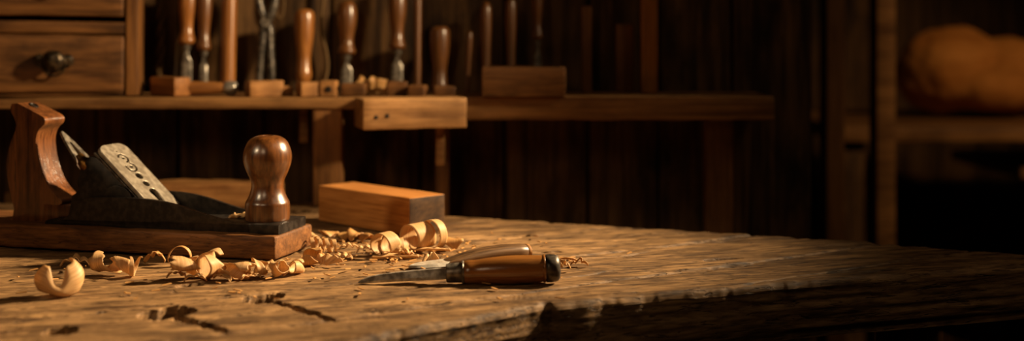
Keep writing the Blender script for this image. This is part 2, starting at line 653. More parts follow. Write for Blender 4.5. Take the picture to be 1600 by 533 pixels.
def make_bench():
    F = [(-1.1, 0.15), (-0.45, 0.638), (-0.109, 0.894), (0.015, 1.0), (0.0675, 1.024), (0.331, 1.124), (0.476, 1.173), (0.545, 1.196)]
    B = [(-1.1, 1.60), (-0.60, 1.605), (-0.262, 1.603), (-0.052, 1.475), (0.0147, 1.45), (0.335, 1.319), (0.50, 1.231), (0.56, 1.222)]
    wts = [0, 60, 330, 170, 50, 190, 60, 24]

    def dens(P):
        out = []
        for i in range(len(P) - 1):
            n = wts[i + 1]
            for k in range(n):
                t = k / n
                out.append((P[i][0] + (P[i + 1][0] - P[i][0]) * t, P[i][1] + (P[i + 1][1] - P[i][1]) * t))
        out.append(P[-1])
        return np.array(out)

    f, b = dens(F), dens(B)
    # soften the corners of both outlines
    for arr, it in ((f, 10), (b, 30)):
        for _ in range(it):
            arr[1:-1] = (arr[:-2] + 2 * arr[1:-1] + arr[2:]) / 4
    nu = len(f)
    # worn, chipped front edge
    xs = f[:, 0]
    inset = 0.0016 * fbm(xs * 14, xs * 0 + 2.5, 3, 3)
    chips = 0.0016 * sstep(0.25, 0.9, fbm(xs * 60, xs * 0 + 7.5, 2, 8)) + 0.0008 * fbm(xs * 70, xs * 0 + 4.5, 2, 19)
    inset += 0.005 * np.exp(-((xs - 0.027) / 0.006) ** 2)
    inset += 0.002 * sstep(0.06, 0.075, xs) * (1 - sstep(0.31, 0.325, xs))
    d = b - f
    dn = d / np.linalg.norm(d, axis=1)[:, None]
    fin = f + dn * (inset + chips)[:, None]
    top_v = np.concatenate([[0, 0.003, 0.006, 0.010, 0.015, 0.02], np.linspace(0.028, 0.985, 270), [0.99, 0.995, 1.0]])
    X, Y, Z = [], [], []
    T = 0.052
    # bottom front -> up the front face -> over the top -> down the back
    face = np.linspace(-T, -0.007, 26)
    for z in face:
        wob = 0.0011 * fbm(xs * 7, xs * 0 + z * 260, 3, 12)
        base = f + dn * (inset + chips * math.exp((z + 0.007) / 0.006) )[:, None]
        und = 0.004 * sstep(-0.036, -T, np.array(z)) if z < -0.036 else 0
        p = base + dn * (wob + und)[:, None]
        X.append(p[:, 0]); Y.append(p[:, 1]); Z.append(np.full(nu, z))
    for v in top_v:
        p = fin + (b - fin) * v
        L = np.linalg.norm(b - fin, axis=1) * v
        r = 0.0095 + 0.003 * fbm(xs * 30, xs * 0 + 1.5, 2, 77)
        t = np.clip(1 - L / r, 0, 1)
        drop = r * (1 - np.sqrt(np.clip(1 - t * t, 0, 1)))
        Lb = np.linalg.norm(b - fin, axis=1) * (1 - v)
        tb = np.clip(1 - Lb / 0.006, 0, 1)
        drop = drop + 0.006 * (1 - np.sqrt(np.clip(1 - tb * tb, 0, 1)))
        edge_ok = sstep(0, 0.01, L)
        z = bench_height(p[:, 0], p[:, 1]) * edge_ok - np.minimum(drop, 0.0085)
        ux, uy = undercut(p[:, 0], p[:, 1], z)
        X.append(ux); Y.append(uy); Z.append(z)
    for z in np.linspace(-0.01, -T, 6):
        X.append(b[:, 0]); Y.append(b[:, 1]); Z.append(np.full(nu, z))
    X, Y, Z = np.array(X), np.array(Y), np.array(Z)
    nv = X.shape[0]
    co = np.stack([X, Y, Z], -1).reshape(-1, 3).astype(np.float32)
    idx = np.arange(nv * nu).reshape(nv, nu)
    q = np.stack([idx[:-1, :-1], idx[:-1, 1:], idx[1:, 1:], idx[1:, :-1]], -1).reshape(-1, 4)
    # underside joins the last row to the first
    u = np.stack([idx[-1, :-1], idx[-1, 1:], idx[0, 1:], idx[0, :-1]], -1)
    faces = [tuple(r) for r in np.concatenate([q, u]).tolist()]
    faces.append(tuple(idx[:, 0].tolist()[::-1]))
    faces.append(tuple(idx[:, -1].tolist()))
    me = bpy.data.meshes.new('bench_top')
    me.from_pydata(co.tolist(), [], faces)
    me.update()
    return me


bench = thing('workbench', 'long worn timber workbench under the hand plane and the shavings', 'workbench', (0, 0, 0))
link('bench_top', make_bench(), M['bench'], bench, 60)
for (lx, ly) in ((-0.95, 0.42), (-0.95, 1.45), (-0.05, 1.05), (-0.12, 1.38), (0.40, 1.20)):
    hgt = -0.054 - FLOOR_Z
    box_obj('leg', (0.075, 0.075, hgt), (lx, ly, FLOOR_Z + hgt / 2), M['post'], bench, 0.004, 0.08, 0.001, 30, (0, 0, G))

# ------------------------------------------------------------------ hand plane
PA = math.radians(15)
# local axes: +X runs from the toe back to the heel, +Y across to the far side, Z up
plane = thing('hand_plane', 'old black iron hand plane with wooden handle and round knob on a timber base',
              'plane', (-0.2216, 1.18, 0.0))
plane.location = (-0.2216, 1.18, 0.0)
plane.rotation_euler = (0, 0, -PA)


def L3(s, v, z):
    return Vector((-s, v, z))


def sv(s, z, v):
    return L3(s, v, z)


VC = 0.0425
bm = bmesh.new()
rbox(bm, (0.42, 0.085, 0.0225), (-0.21, 0.0425, 0.0128), 0.0028, 0.008, 0.0009, 55)
obj('wooden_base', bm, M['base'], plane, 60)

# iron body: sole and the two side walls as one casting
side = spline([(0.2430, 0.0246), (0.2305, 0.0327), (0.2196, 0.0433), (0.2124, 0.0499), (0.196, 0.0526), (0.1625, 0.0532),
               (0.1344, 0.0522), (0.1102, 0.0484), (0.0793, 0.0403), (0.0522, 0.0345), (0.0321, 0.0328)], 6)
side = [(p[0], p[1]) for p in side] + [(0.0315, 0.0236), (0.243, 0.0236)]
bm = bmesh.new()
prism(bm, [(0.002, 0.0236), (0.256, 0.0236), (0.256, 0.0275), (0.246, 0.0300), (0.13, 0.0300), (0.125, 0.0328),
           (0.002, 0.0328)], 0.0115, 0.0735, sv, 0.0008, 2)
prism(bm, side, 0.0115, 0.0155, sv, 0.0007, 2)
prism(bm, side, 0.0695, 0.0735, sv, 0.0007, 2)
body = obj('iron_body', bm, M['iron'], plane, 40)

# frog and side lugs under the lever cap
bm = bmesh.new()
prism(bm, [(0.135, 0.031), (0.146, 0.040), (0.203, 0.091), (0.212, 0.092), (0.222, 0.080), (0.226, 0.066), (0.221, 0.058),
           (0.232, 0.052), (0.236, 0.031)], 0.021, 0.064, sv, 0.0015, 2)
obj('frog', bm, M['iron'], plane, 40)
lug = [(0.196, 0.044)] + [(0.178 + 0.019 * math.cos(a), 0.0445 + 0.020 * math.sin(a)) for a in
                          [math.pi * k / 14 for k in range(15)]] + [(0.158, 0.044)]
bm = bmesh.new()
prism(bm, lug[1:-1], 0.0157, 0.0205, sv, 0.0008, 2)
obj('lug', bm, M['iron'], plane, 40)

# lever cap: flat steel plate with pierced ornament
CB, CT = Vector((0.139, 0.0405)), Vector((0.2035, 0.1005))
cdir = (CT - CB)
CL = cdir.length
cdir.normalize()
cnor = Vector((-cdir.y, cdir.x))               # in (s, z): towards the toe and up


def slope_matrix(s, z, v, d, n):
    ex = L3(0, 1, 0)                            # across
    ey = Vector((-d.x, 0, d.y))                 # up the slope
    ez = ex.cross(ey)
    m = Matrix((ex, ey, ez)).transposed().to_4x4()
    m.translation = L3(s, v, z)
    return m


W2 = 0.0235
rc = 0.013
outer = [(-W2, 0.0), (W2, 0.0), (W2, CL - rc * 0.7)]
outer += [(W2 - rc + rc * math.cos(a), CL - rc * 0.7 + rc * 0.7 * math.sin(a)) for a in [math.pi / 2 * k / 8 for k in range(1, 9)]]
outer += [(-W2 + rc + rc * math.cos(a), CL - rc * 0.7 + rc * 0.7 * math.sin(a)) for a in [math.pi / 2 + math.pi / 2 * k / 8 for k in range(0, 9)]]


def ell(cx, cy, rx, ry, n=20):
    return [(cx + rx * math.cos(2 * math.pi * k / n), cy + ry * math.sin(2 * math.pi * k / n)) for k in range(n)]


def cshape(cx, cy, ro, ri, a0, a1, sy=0.8, n=18):
    A = [(cx + ro * math.cos(a0 + (a1 - a0) * k / n), cy + sy * ro * math.sin(a0 + (a1 - a0) * k / n)) for k in range(n + 1)]
    Bq = [(cx + ri * math.cos(a1 - (a1 - a0) * k / n), cy + sy * ri * math.sin(a1 - (a1 - a0) * k / n)) for k in range(n + 1)]
    return A + Bq


holes = [
    [(-0.0028, 0.90 * CL), (0.0028, 0.905 * CL), (0.0002, 0.865 * CL)],
    cshape(0.0005, 0.775 * CL, 0.0085, 0.0050, math.radians(-100), math.radians(170)),
    ell(0.0005, 0.775 * CL, 0.0026, 0.0020),
    cshape(0.0005, 0.635 * CL, 0.0092, 0.0055, math.radians(150), math.radians(430)),
    ell(0.0008, 0.637 * CL, 0.0030, 0.0022),
    ell(0.0, 0.490 * CL, 0.0058, 0.0049),
    ell(0.0, 0.365 * CL, 0.0052, 0.0042),
]
slot = [(0.0068 * math.cos(a), 0.225 * CL + 0.0062 * math.sin(a)) for a in [math.pi * k / 12 for k in range(13)]]
slot += [(-0.0056, 0.17 * CL), (-0.0042, 0.05 * CL), (0.0042, 0.05 * CL), (0.0056, 0.17 * CL)]
holes.append(slot)
cap = plate_curve('lever_cap', outer, holes, 0.0032, M['cap'], plane, 0.0005)
cap.matrix_local = slope_matrix(CB.x, CB.y, VC, cdir, cnor)
cap['label'] = 'bright steel lever cap pierced with scrolls, ovals and a slot'
# chip breaker behind it, dark
bm = bmesh.new()
rbox(bm, (0.046, CL + 0.004, 0.0028), (0, CL / 2 - 0.004, 0), 0.0006, 0.02)
cb = obj('chip_breaker', bm, M['iron_edge'], plane, 40)
cb.matrix_local = slope_matrix(CB.x + 0.0036, CB.y - 0.0036, VC, cdir, cnor)
# cutting iron: slender pointed steel with a slot, standing behind the cap
bt = Vector((0.2562, 0.1137))
bd = Vector((0.68, 0.733)).normalized()
BL = 0.088
bo = [(-0.0130, 0.0), (0.0130, 0.0), (0.0128, BL * 0.42), (0.0105, BL * 0.62), (0.0062, BL * 0.85), (0.0018, BL * 0.985), (0, BL),
      (-0.0018, BL * 0.985), (-0.0062, BL * 0.85), (-0.0105, BL * 0.62), (-0.0128, BL * 0.42)]
bs = [(0.0042, BL * 0.52), (0.0046, BL * 0.60), (0.0020, BL * 0.82), (0, BL * 0.86), (-0.0020, BL * 0.82), (-0.0046, BL * 0.60), (-0.0042, BL * 0.52)]
bl = plate_curve('cutting_iron', bo, [bs], 0.0022, M['dull_steel'], plane, 0.0003)
b0 = bt - bd * BL
bl.matrix_local = slope_matrix(b0.x, b0.y, VC - 0.004, bd, None)
bl['label'] = 'thin pointed steel cutting iron with a slot'
# adjusting yoke
bm = bmesh.new()
lathe(bm, [(0, 0.0), (0, 0.0052), (0.002, 0.0066), (0.010, 0.0066), (0.012, 0.005), (0.018, 0.0036), (0.018, 0)], 24)
nut = obj('adjusting_nut', bm, M['brass'], plane, 40)
nut.matrix_local = Matrix.Translation(L3(0.2165, VC - 0.016, 0.078)) @ Matrix.Rotation(math.radians(-38), 4, 'Y')

# rear handle: profile swept with rounded edges, front face fuller
back = [(0.3068, 0.0232), (0.3022, 0.0329), (0.3052, 0.0459), (0.3105, 0.0686), (0.3108, 0.0849), (0.3062, 0.1033),
        (0.2998, 0.1178), (0.3018, 0.1275), (0.3066, 0.1359), (0.3050, 0.1425)]
front = [(0.2985, 0.1432), (0.284, 0.1368), (0.2700, 0.1305), (0.2662, 0.1268), (0.2672, 0.1222), (0.2742, 0.1150), (0.2768, 0.1028), (0.2735, 0.0829),
         (0.2650, 0.0633), (0.2530, 0.0500), (0.2470, 0.0460), (0.2475, 0.0422), (0.2540, 0.0405), (0.2640, 0.0398), (0.2660, 0.0232)]
bpts = [(p[0], p[1]) for p in spline(back, 6)]
fpts = [(p[0], p[1]) for p in spline(front[:-2], 6)] + front[-2:]
outl = bpts + fpts
bm = bmesh.new()
prism(bm, outl, VC - 0.0165, VC + 0.0165, sv, 0.0058, 4)
tote = obj('rear_handle', bm, M['tote'], plane, 50)
# countersunk bolt in the top of the handle
bm = bmesh.new()
lathe(bm, [(0, 0), (0, 0.0052), (0.0012, 0.0052), (0.0016, 0.0040), (0.0006, 0.0034), (0.0006, 0)], 24)
bolt = obj('bolt', bm, M['iron'], tote, 40)
bolt.matrix_local = Matrix.Translation(L3(0.2915, VC, 0.1396)) @ Matrix.Rotation(math.radians(24), 4, 'Y')
# small wooden foot in front of the handle
bm = bmesh.new()
rbox(bm, (0.034, 0.034, 0.0185), (0, 0, 0), 0.0015, 0.01, 0.0004, 80)
foot = obj('handle_foot', bm, M['tote'], plane, 50)
foot.location = L3(0.2505, VC, 0.0325)

# front knob
kp = smooth_prof([(0, 0.0205), (0.0015, 0.0214), (0.013, 0.0216), (0.0172, 0.0212), (0.0215, 0.0188), (0.0275, 0.0164),
                  (0.0335, 0.0155), (0.0395, 0.0166), (0.0460, 0.0196), (0.0530, 0.0222), (0.0600, 0.0235), (0.0670, 0.0228),
                  (0.0740, 0.0200), (0.0785, 0.0165), (0.0812, 0.0115), (0.0822, 0.0066)], 4)
kp = [(0.0, 0.0)] + kp + [(0.0815, 0.0056), (0.0785, 0.0050), (0.0785, 0)]
bm = bmesh.new()
lathe(bm, kp, 64, None, 0.00025)
knob = obj('front_knob', bm, M['knob'], plane, 50)
knob.location = L3(0.0286, VC, 0.0328)
bm = bmesh.new()
lathe(bm, [(0, 0), (0, 0.0044), (0.0012, 0.0040), (0.0016, 0)], 20)
kb = obj('bolt', bm, M['iron_edge'], knob, 40)
kb.location = (0, 0, 0.0786)


# ------------------------------------------------------------------ block of wood and offcut
def block(name, label, cat, loc, rotz, size, mat, endmat=None, r=0.0012, amp=0.0):
    t = thing(name, label, cat, loc, rotz)
    bm = bmesh.new()
    rbox(bm, size, (size[0] / 2, size[1] / 2, size[2] / 2), r, 0.008, amp, 50)
    o = obj('block_body', bm, mat, t, 50)
    if endmat:
        o.data.materials.append(endmat)
        for p in o.data.polygons:
            if abs(p.normal.x) > 0.8:
                p.material_index = 1
    return t, o


# long axis points back-left, 45 degrees; corner nearest the lens is at (-0.108, 1.3275)
blk = tag(obj('wood_block', (lambda b: (rbox(b, (0.16, 0.05, 0.040), (-0.08, 0.025, 0.020), 0.0010, 0.01, 0.0002, 40), b)[1])(bmesh.new()),
              M['block'], None, 50), 'squared reddish wooden block lying on the bench behind the big curled shavings', 'wood block')
blk.data.materials.append(M['endgrain'])
for p in blk.data.polygons:
    if p.normal.x > 0.8:
        p.material_index = 1
blk.location = (-0.108, 1.3275, 0.0003)
blk.rotation_euler = (0, 0, math.radians(-45))

off = tag(obj('wood_offcut', (lambda b: (rbox(b, (0.185, 0.045, 0.031), (0, 0.0225, 0.0155), 0.003, 0.008, 0.0014, 50), b)[1])(bmesh.new()),
              M['offcut'], None, 50), 'rough plank offcut lying behind the hand plane, below the tool shelf', 'offcut')
off.location = (-0.374, 1.535, 0.0003)
off.rotation_euler = (0, 0, math.radians(4))

# ------------------------------------------------------------------ chisel in front and knife behind it
ch = thing('chisel', 'wood chisel with honey-brown handle and steel end cap lying at the bench front', 'chisel', (0.0415, 1.085, 0.0127))
ax = Vector((-0.098, -0.003, -0.0042)).normalized()      # from the cap towards the tip
q = Vector((0, 0, 1)).rotation_difference(ax)
ch.rotation_mode = 'QUATERNION'
ch.rotation_quaternion = q


def part_lathe(name, prof, mat, parent, seg=48, jit=0.0):
    bm = bmesh.new()
    lathe(bm, prof, seg, None, jit)
    return obj(name, bm, mat, parent, 40)


hp = smooth_prof([(0.0150, 0.0113), (0.020, 0.0116), (0.030, 0.0122), (0.045, 0.0124), (0.060, 0.0116), (0.072, 0.0104), (0.079, 0.0104), (0.083, 0.0094)], 5)
M['chisel_l'] = wood('chisel_handle_wood_lengthwise', '#6a401c', '#9f6830', 'Z', 260, 0.24, 0.12, mid=0.3, coat=0.6)
part_lathe('handle', [(0.0150, 0.0)] + hp + [(0.083, 0.0)], M['chisel_l'], ch)
bead = smooth_prof([(0.0125, 0.0113), (0.0130, 0.0118), (0.0140, 0.0120), (0.0150, 0.0116), (0.0155, 0.0110)], 3)
part_lathe('bead', [(0.0125, 0)] + bead + [(0.0155, 0)], M['chisel_l'], ch)
cp = [(0.0, 0.0), (0.0, 0.0062), (0.0006, 0.0088), (0.0022, 0.0108), (0.0045, 0.0118), (0.0090, 0.0120), (0.0120, 0.0119), (0.0126, 0.0114), (0.0126, 0)]
part_lathe('end_cap', cp, M['iron_edge'], ch)
fp = [(0.0826, 0), (0.0826, 0.0096), (0.0835, 0.0102), (0.0846, 0.0098), (0.0850, 0.0086), (0.0870, 0.0086), (0.0960, 0.0082), (0.0975, 0.0080), (0.0982, 0.0072), (0.0982, 0)]
part_lathe('ferrule', fp, M['dull_steel'], ch)
# blade: flat-backed, tapering to a rounded tip
bm = bmesh.new()
rings = []
for (z, hw, up, dn) in ((0.097, 0.0042, 0.0044, -0.0044), (0.103, 0.0054, 0.0046, -0.0044), (0.110, 0.0058, 0.0044, -0.0044),
                        (0.135, 0.0054, 0.0034, -0.0042), (0.155, 0.0048, 0.0018, -0.0044), (0.165, 0.0042, 0.0000, -0.0047),
                        (0.171, 0.0032, -0.0022, -0.0049), (0.1735, 0.0016, -0.0036, -0.0050)):
    rings.append([bm.verts.new((hw * a, up if b > 0 else dn, z)) for a, b in ((-1, -1), (1, -1), (1, 0.0), (0.4, 1), (-0.4, 1), (-1, 0.0))])
    # bevelled shoulders
    for v, (a, b) in zip(rings[-1], ((-1, -1), (1, -1), (1, 0.0), (0.4, 1), (-0.4, 1), (-1, 0.0))):
        if b == 0.0:
            v.co.y = dn + (up - dn) * 0.32
for A, B in zip(rings, rings[1:]):
    for k in range(6):
        bm.faces.new((A[k], A[(k + 1) % 6], B[(k + 1) % 6], B[k]))
bm.faces.new(rings[0][::-1])
bm.faces.new(rings[-1])
M['ground'] = metal('worn_blade_steel', '#bdb6aa', 0.3, 0.3, 0.1, '#857d72', 0.08)
cbl = obj('blade', bm, M['ground'], ch, 30)
# roll the blade so that its bevelled face looks up
loc_up = q.inverted() @ Vector((0, 0, 1))
cbl.rotation_euler = (0, 0, math.atan2(loc_up.y, loc_up.x) - math.pi / 2)

kn = thing('carving_knife', 'carving tool with broad grey blade and streaky dark handle, lying behind the honey-brown chisel', 'carving tool',
           (0.014, 1.195, 0.0005))
kd = Vector((-0.115, -0.050, 0)).normalized()
kn.rotation_euler = (0, 0, math.atan2(kd.y, kd.x))
# handle: oval section, thick in the middle, tapering into the blade
bm = bmesh.new()
rings = []
for (xx, hw, top) in ((0.0, 0.0080, 0.0120), (0.002, 0.0092, 0.0140), (0.010, 0.0098, 0.0148), (0.025, 0.0102, 0.0152), (0.040, 0.0104, 0.0142),
                      (0.055, 0.0106, 0.0122), (0.068, 0.0106, 0.0092), (0.078, 0.0100, 0.0064), (0.083, 0.0090, 0.0045)):
    ring = []
    for k in range(24):
        a = 2 * math.pi * k / 24
        c, s = math.cos(a), math.sin(a)
        ring.append(bm.verts.new((xx, hw * math.copysign(abs(c) ** 0.85, c), top / 2 + top / 2 * math.copysign(abs(s) ** 0.85, s))))
    rings.append(ring)
for A, B in zip(rings, rings[1:]):
    for k in range(24):
        bm.faces.new((A[k], A[(k + 1) % 24], B[(k + 1) % 24], B[k]))
bm.faces.new(rings[0][::-1])
bm.faces.new(rings[-1])
obj('handle', bm, M['gouge'], kn, 50)
bm = bmesh.new()
rings = []
for (xx, hw, top) in ((-0.0022, 0.0074, 0.0115), (-0.0018, 0.0088, 0.0134), (0.0002, 0.0092, 0.0140), (0.0012, 0.0090, 0.0136)):
    ring = [bm.verts.new((xx, hw * math.cos(2 * math.pi * k / 24), 0.0005 + top / 2 + top / 2 * math.sin(2 * math.pi * k / 24))) for k in range(24)]
    rings.append(ring)
for A, B in zip(rings, rings[1:]):
    for k in range(24):
        bm.faces.new((A[k], A[(k + 1) % 24], B[(k + 1) % 24], B[k]))
bm.faces.new(rings[0][::-1])
bm.faces.new(rings[-1])
obj('end_ring', bm, M['offcut'], kn, 50)
bo = [(0.07 + (x_ - 0.07) * 0.68, y_) for x_, y_ in [(0.070, -0.0085), (0.090, -0.0108), (0.112, -0.0112), (0.131, -0.0072), (0.140, -0.001), (0.1405, 0.002), (0.128, 0.0078), (0.108, 0.0102), (0.088, 0.0100), (0.070, 0.0082)]]
kbp = [(p[0], p[1]) for p in spline(bo, 5)]
bm = bmesh.new()
zt = lambda x_: 0.0050 - 0.0035 * max(0, min(1, (x_ - 0.07) / 0.07))
A = [bm.verts.new((a, b, 0.0008)) for a, b in kbp]
B = [bm.verts.new((0.094 + (a - 0.094) * 0.93, b * 0.80, zt(a))) for a, b in kbp]
bm.faces.new(A[::-1])
bm.faces.new(B)
for k in range(len(A)):
    bm.faces.new((A[k], A[(k + 1) % len(A)], B[(k + 1) % len(A)], B[k]))
obj('blade', bm, M['bright_steel'], kn, 30)

# ------------------------------------------------------------------ tool shelf
SH = 0.1346                                    # top of the tool shelf
shelf = thing('tool_shelf', 'long dark wooden tool shelf on posts along the back wall', 'shelf', (-0.25, 1.63, FLOOR_Z))


def pbox(name, x0, x1, y0, y1, z0, z1, mat, root, r=0.002, cell=0.03, amp=0.0006, freq=40, rot=None):
    o = box_obj(name, (x1 - x0, y1 - y0, z1 - z0), ((x0 + x1) / 2, (y0 + y1) / 2, (z0 + z1) / 2), mat, root, r, cell, amp, freq, rot)
    if root:
        o.location = Vector(o.location) - Vector(root.location)
    return o


pbox('shelf_board', -1.25, -0.183, 1.548, 1.712, SH - 0.0135, SH, M['shelf'], shelf, 0.002, 0.012, 0.0009)
pbox('shelf_board', -0.182, 0.33, 1.585, 1.712, SH - 0.030, SH, M['shelf'], shelf, 0.002, 0.012, 0.0009)
BA = math.radians(17)
beam = box_obj('front_beam', (0.128, 0.062, 0.0362), (0, 0, 0), M['beam'], shelf, 0.002, 0.01, 0.0009, rot=(0, 0, BA))
bcx = -0.1775 + 0.064 * math.cos(BA) - 0.031 * math.sin(BA)
bcy = 1.500 + 0.064 * math.sin(BA) + 0.031 * math.cos(BA)
beam.location = Vector((bcx, bcy, SH - 0.0176)) - Vector(shelf.location)
# dark iron discs stand in for the shade in the beam's two holes
for (nx, nz_) in ((-0.048, -0.0035), (-0.0345, -0.0020)):
    bm = bmesh.new()
    lathe(bm, [(0, 0), (0, 0.0028), (0.0012, 0.0022), (0.0012, 0)], 16, Matrix.Rotation(math.radians(90), 4, 'X'))
    o = obj('beam_hole_shade', bm, M['iron'], beam, 40)
    o.location = (nx, -0.0308, nz_)
for (x0, x1, y0, y1, zt_) in ((-1.10, -1.06, 1.618, 1.655, SH - 0.0136),
                              (-0.100, -0.082, 1.640, 1.665, SH - 0.037), (0.25, 0.285, 1.62, 1.655, SH - 0.031)):
    pbox('post', x0, x1, y0, y1, FLOOR_Z, zt_, M['post'], shelf, 0.002, 0.05, 0.0008)
pbox('post', -0.2455, -0.2099, 1.5515, 1.5800, 0.0008, SH - 0.0140, M['post'], shelf, 0.002, 0.02, 0.0006)
for (x0, x1, zb, yb, zt_) in ((-0.2700, -0.2590, 0.075, 1.60, SH - 0.0136), (-0.0945, -0.0840, 0.050, 1.56, SH - 0.037)):
    pbox('bracket', x0, x1, yb, yb + 0.018, zb, zt_, M['shelf'], shelf, 0.0015, 0.02, 0.0006)
# pale board leaning low on the wall at the left
lb = box_obj('wall_board', (0.10, 0.012, 0.86), (-0.63, 1.695, -0.43), M['shelf'], None, 0.002, 0.03, 0.0008)
tag(lb, 'pale upright board against the back wall below the drawer cabinet', 'board')

# ------------------------------------------------------------------ drawer cabinet
cabinet = thing('drawer_cabinet', 'old wooden drawer cabinet with ring pulls at the left end of the tool shelf', 'cabinet',
                (-0.4655, 1.570, SH + 0.0016), math.radians(10))
# local: X = 0 at the right front edge running left as negative, Y back, Z up
CW, CD, CH = 0.62, 0.062, 0.36


def cpart(name, x0, x1, y0, y1, z0, z1, mat, r=0.0015, amp=0.0006, rot=None, root=None, cell=0.02):
    o = box_obj(name, (x1 - x0, y1 - y0, z1 - z0), ((x0 + x1) / 2, (y0 + y1) / 2, (z0 + z1) / 2), mat, root or cabinet, r, cell, amp, 40, rot)
    return o


cpart('side_panel', -0.0150, 0, 0, CD, 0, CH, M['cabinet_v'])
cpart('side_panel', -CW, -CW + 0.0150, 0, CD, 0, CH, M['cabinet_v'])
cpart('back_panel', -CW + 0.0152, -0.0152, CD - 0.008, CD, 0, CH, M['cabinet_v'])
cpart('rail', -CW + 0.0152, -0.0152, 0.001, 0.052, 0.0, 0.0028, M['cabinet'])
tilt = math.radians(0.9)
zr = 0.0812
for k in range(4):
    z0 = zr + k * 0.1015
    if z0 + 0.02 < CH + 0.05:
        cpart('rail', -CW + 0.0152, -0.0152, 0.001, 0.052, z0, z0 + 0.0150, M['cabinet'], rot=(0, tilt, 0))


def drawer(z0, z1, x0=-0.298, x1=-0.0172):
    d = cpart('drawer', x0, x1, -0.003, 0.050, z0, z1, M['cabinet'], 0.003, 0.0009, (0, tilt * 0.9, 0))
    fy = -(0.053 / 2)
    bm = bmesh.new()
    pl = []
    n = 40
    for k in range(n):
        a = 2 * math.pi * k / n
        rr = 0.0185 * (1 + 0.10 * math.cos(4 * a) + 0.05 * math.cos(8 * a))
        pl.append((rr * 1.18 * math.cos(a), rr * 0.62 * math.sin(a)))
    prism(bm, pl, -0.0022, 0.0002, lambda a, b, t: Vector((a, t, b)), 0.0007, 2)
    for sx in (-0.0165, 0.0165):
        Mx = Matrix.Translation((sx, -0.002, 0.004)) @ Matrix.Rotation(math.radians(90), 4, 'X')
        lathe(bm, [(0, 0), (0, 0.0068), (0.0022, 0.0064), (0.0036, 0.0042), (0.0042, 0)], 24, Mx)
    pm = obj('pull_plate', bm, M['pull'], d, 40)
    pm.location = (0.0575, fy + 0.0004, 0.0015)
    bm = bmesh.new()
    Mx = Matrix.Translation((0.004, -0.0018, 0.0035)) @ Matrix.Rotation(math.radians(90), 4, 'X')
    lathe(bm, smooth_prof([(0, 0.0062), (0.005, 0.0050), (0.009, 0.0082), (0.015, 0.0118), (0.020, 0.0108), (0.0235, 0.0062), (0.0245, 0.0)], 4), 32, Mx)
    bl2 = obj('pull_knob', bm, M['pull'], d, 50)
    bl2.location = (0.0575, fy + 0.0004, 0.0015)
    bm = bmesh.new()
    pts = [(0.002 + 0.0138 * math.cos(a), -0.012 - 0.003 * math.sin(a), -0.001 + 0.0150 * math.sin(a)) for a in [2 * math.pi * k / 36 for k in range(37)]]
    tube(bm, pts, 0.0016, 8, False)
    rg = obj('pull_ring', bm, M['pull'], d, 60)
    rg.location = (0.0575, fy + 0.0004, 0.0015)
    return d


drawer(0.0052, 0.0768)
drawer(0.1000, 0.1790)
drawer(0.0052, 0.0768, -0.598, -0.302)
drawer(0.1000, 0.1790, -0.598, -0.302)
drawer(0.2015, 0.2805)
drawer(0.2015, 0.2805, -0.598, -0.302)

# ------------------------------------------------------------------ tools standing on the shelf
YT = 1.662


def zpx(y, Y=YT):
    return H - (y - 50) / 1970 * Y


def xpx(x, Y=YT):
    return (x - 800) / 1970 * Y


HANDLES = {
    'turned': [(0, 0.55), (0.03, 0.92), (0.08, 1.0), (0.14, 0.86), (0.24, 0.74), (0.36, 0.80), (0.55, 1.02), (0.74, 1.10), (0.90, 0.98), (0.97, 0.72), (1.0, 0.3)],
    'flared': [(0, 0.62), (0.05, 0.80), (0.12, 0.84), (0.20, 0.76), (0.35, 0.72), (0.60, 0.96), (0.80, 1.06), (0.93, 1.02), (0.985, 0.8), (1.0, 0.45)],
    'straight': [(0, 0.80), (0.02, 0.92), (0.3, 0.95), (0.7, 1.0), (0.95, 1.0), (0.99, 0.85), (1.0, 0.5)],
    'slim': [(0, 0.6), (0.05, 0.75), (0.4, 0.8), (0.75, 1.0), (0.93, 0.95), (1.0, 0.4)],
}


def rack_tool(name, label, cat, cx, ytop, ybot, rpx, kind, mat, blade=None, yend=147, group=None, lean=5.0, Y=YT, tilt_=0.0):
    """a tool standing on the shelf and leaning back on the wall"""
    s = Y / 1970
    X = xpx(cx, Y)
    zb = SH + 0.0006
    t = thing(name, label, cat, (X, Y, zb), 0, group)
    t.rotation_euler = (math.radians(-lean), math.radians(tilt_), 0)
    z0 = zpx(ybot, Y) - zb
    z1 = zpx(ytop, Y) - zb
    L = z1 - z0
    if kind:
        pr = smooth_prof([(z0 + f * L, r * rpx * s) for f, r in HANDLES[kind]], 5)
        part_lathe('handle', [(z0, 0)] + pr + [(z1, 0)], mat, t, 32)
    if blade:
        bw = blade * s
        fr = HANDLES[kind][0][1] * rpx * s * 0.95
        part_lathe('ferrule', [(z0 - 0.007, 0), (z0 - 0.007, fr * 0.72), (z0 - 0.005, fr * 0.9), (z0 + 0.001, fr), (z0 + 0.001, 0)], M['dull_steel'], t, 24)
        bm = bmesh.new()
        zt2 = z0 - 0.006
        rows = [(zt2, 0.32 * bw, 0.0022), (zt2 * 0.86, 0.42 * bw, 0.0022), (zt2 * 0.72, 0.95 * bw, 0.0020), (zt2 * 0.2, bw, 0.0016), (0.006, bw, 0.0013), (0.0, bw * 0.96, 0.0004)]
        rr = []
        for (z, hw, th) in rows:
            rr.append([bm.verts.new(p) for p in ((-hw, th, z), (hw, th, z), (hw, -th * 0.2, z), (hw * 0.62, -th, z), (-hw * 0.62, -th, z), (-hw, -th * 0.2, z))])
        for A, B in zip(rr, rr[1:]):
            for k in range(6):
                bm.faces.new((A[k], A[(k + 1) % 6], B[(k + 1) % 6], B[k]))
        bm.faces.new(rr[0][::-1])
        bm.faces.new(rr[-1])
        obj('blade', bm, M['dull_steel'], t, 30)
    return t


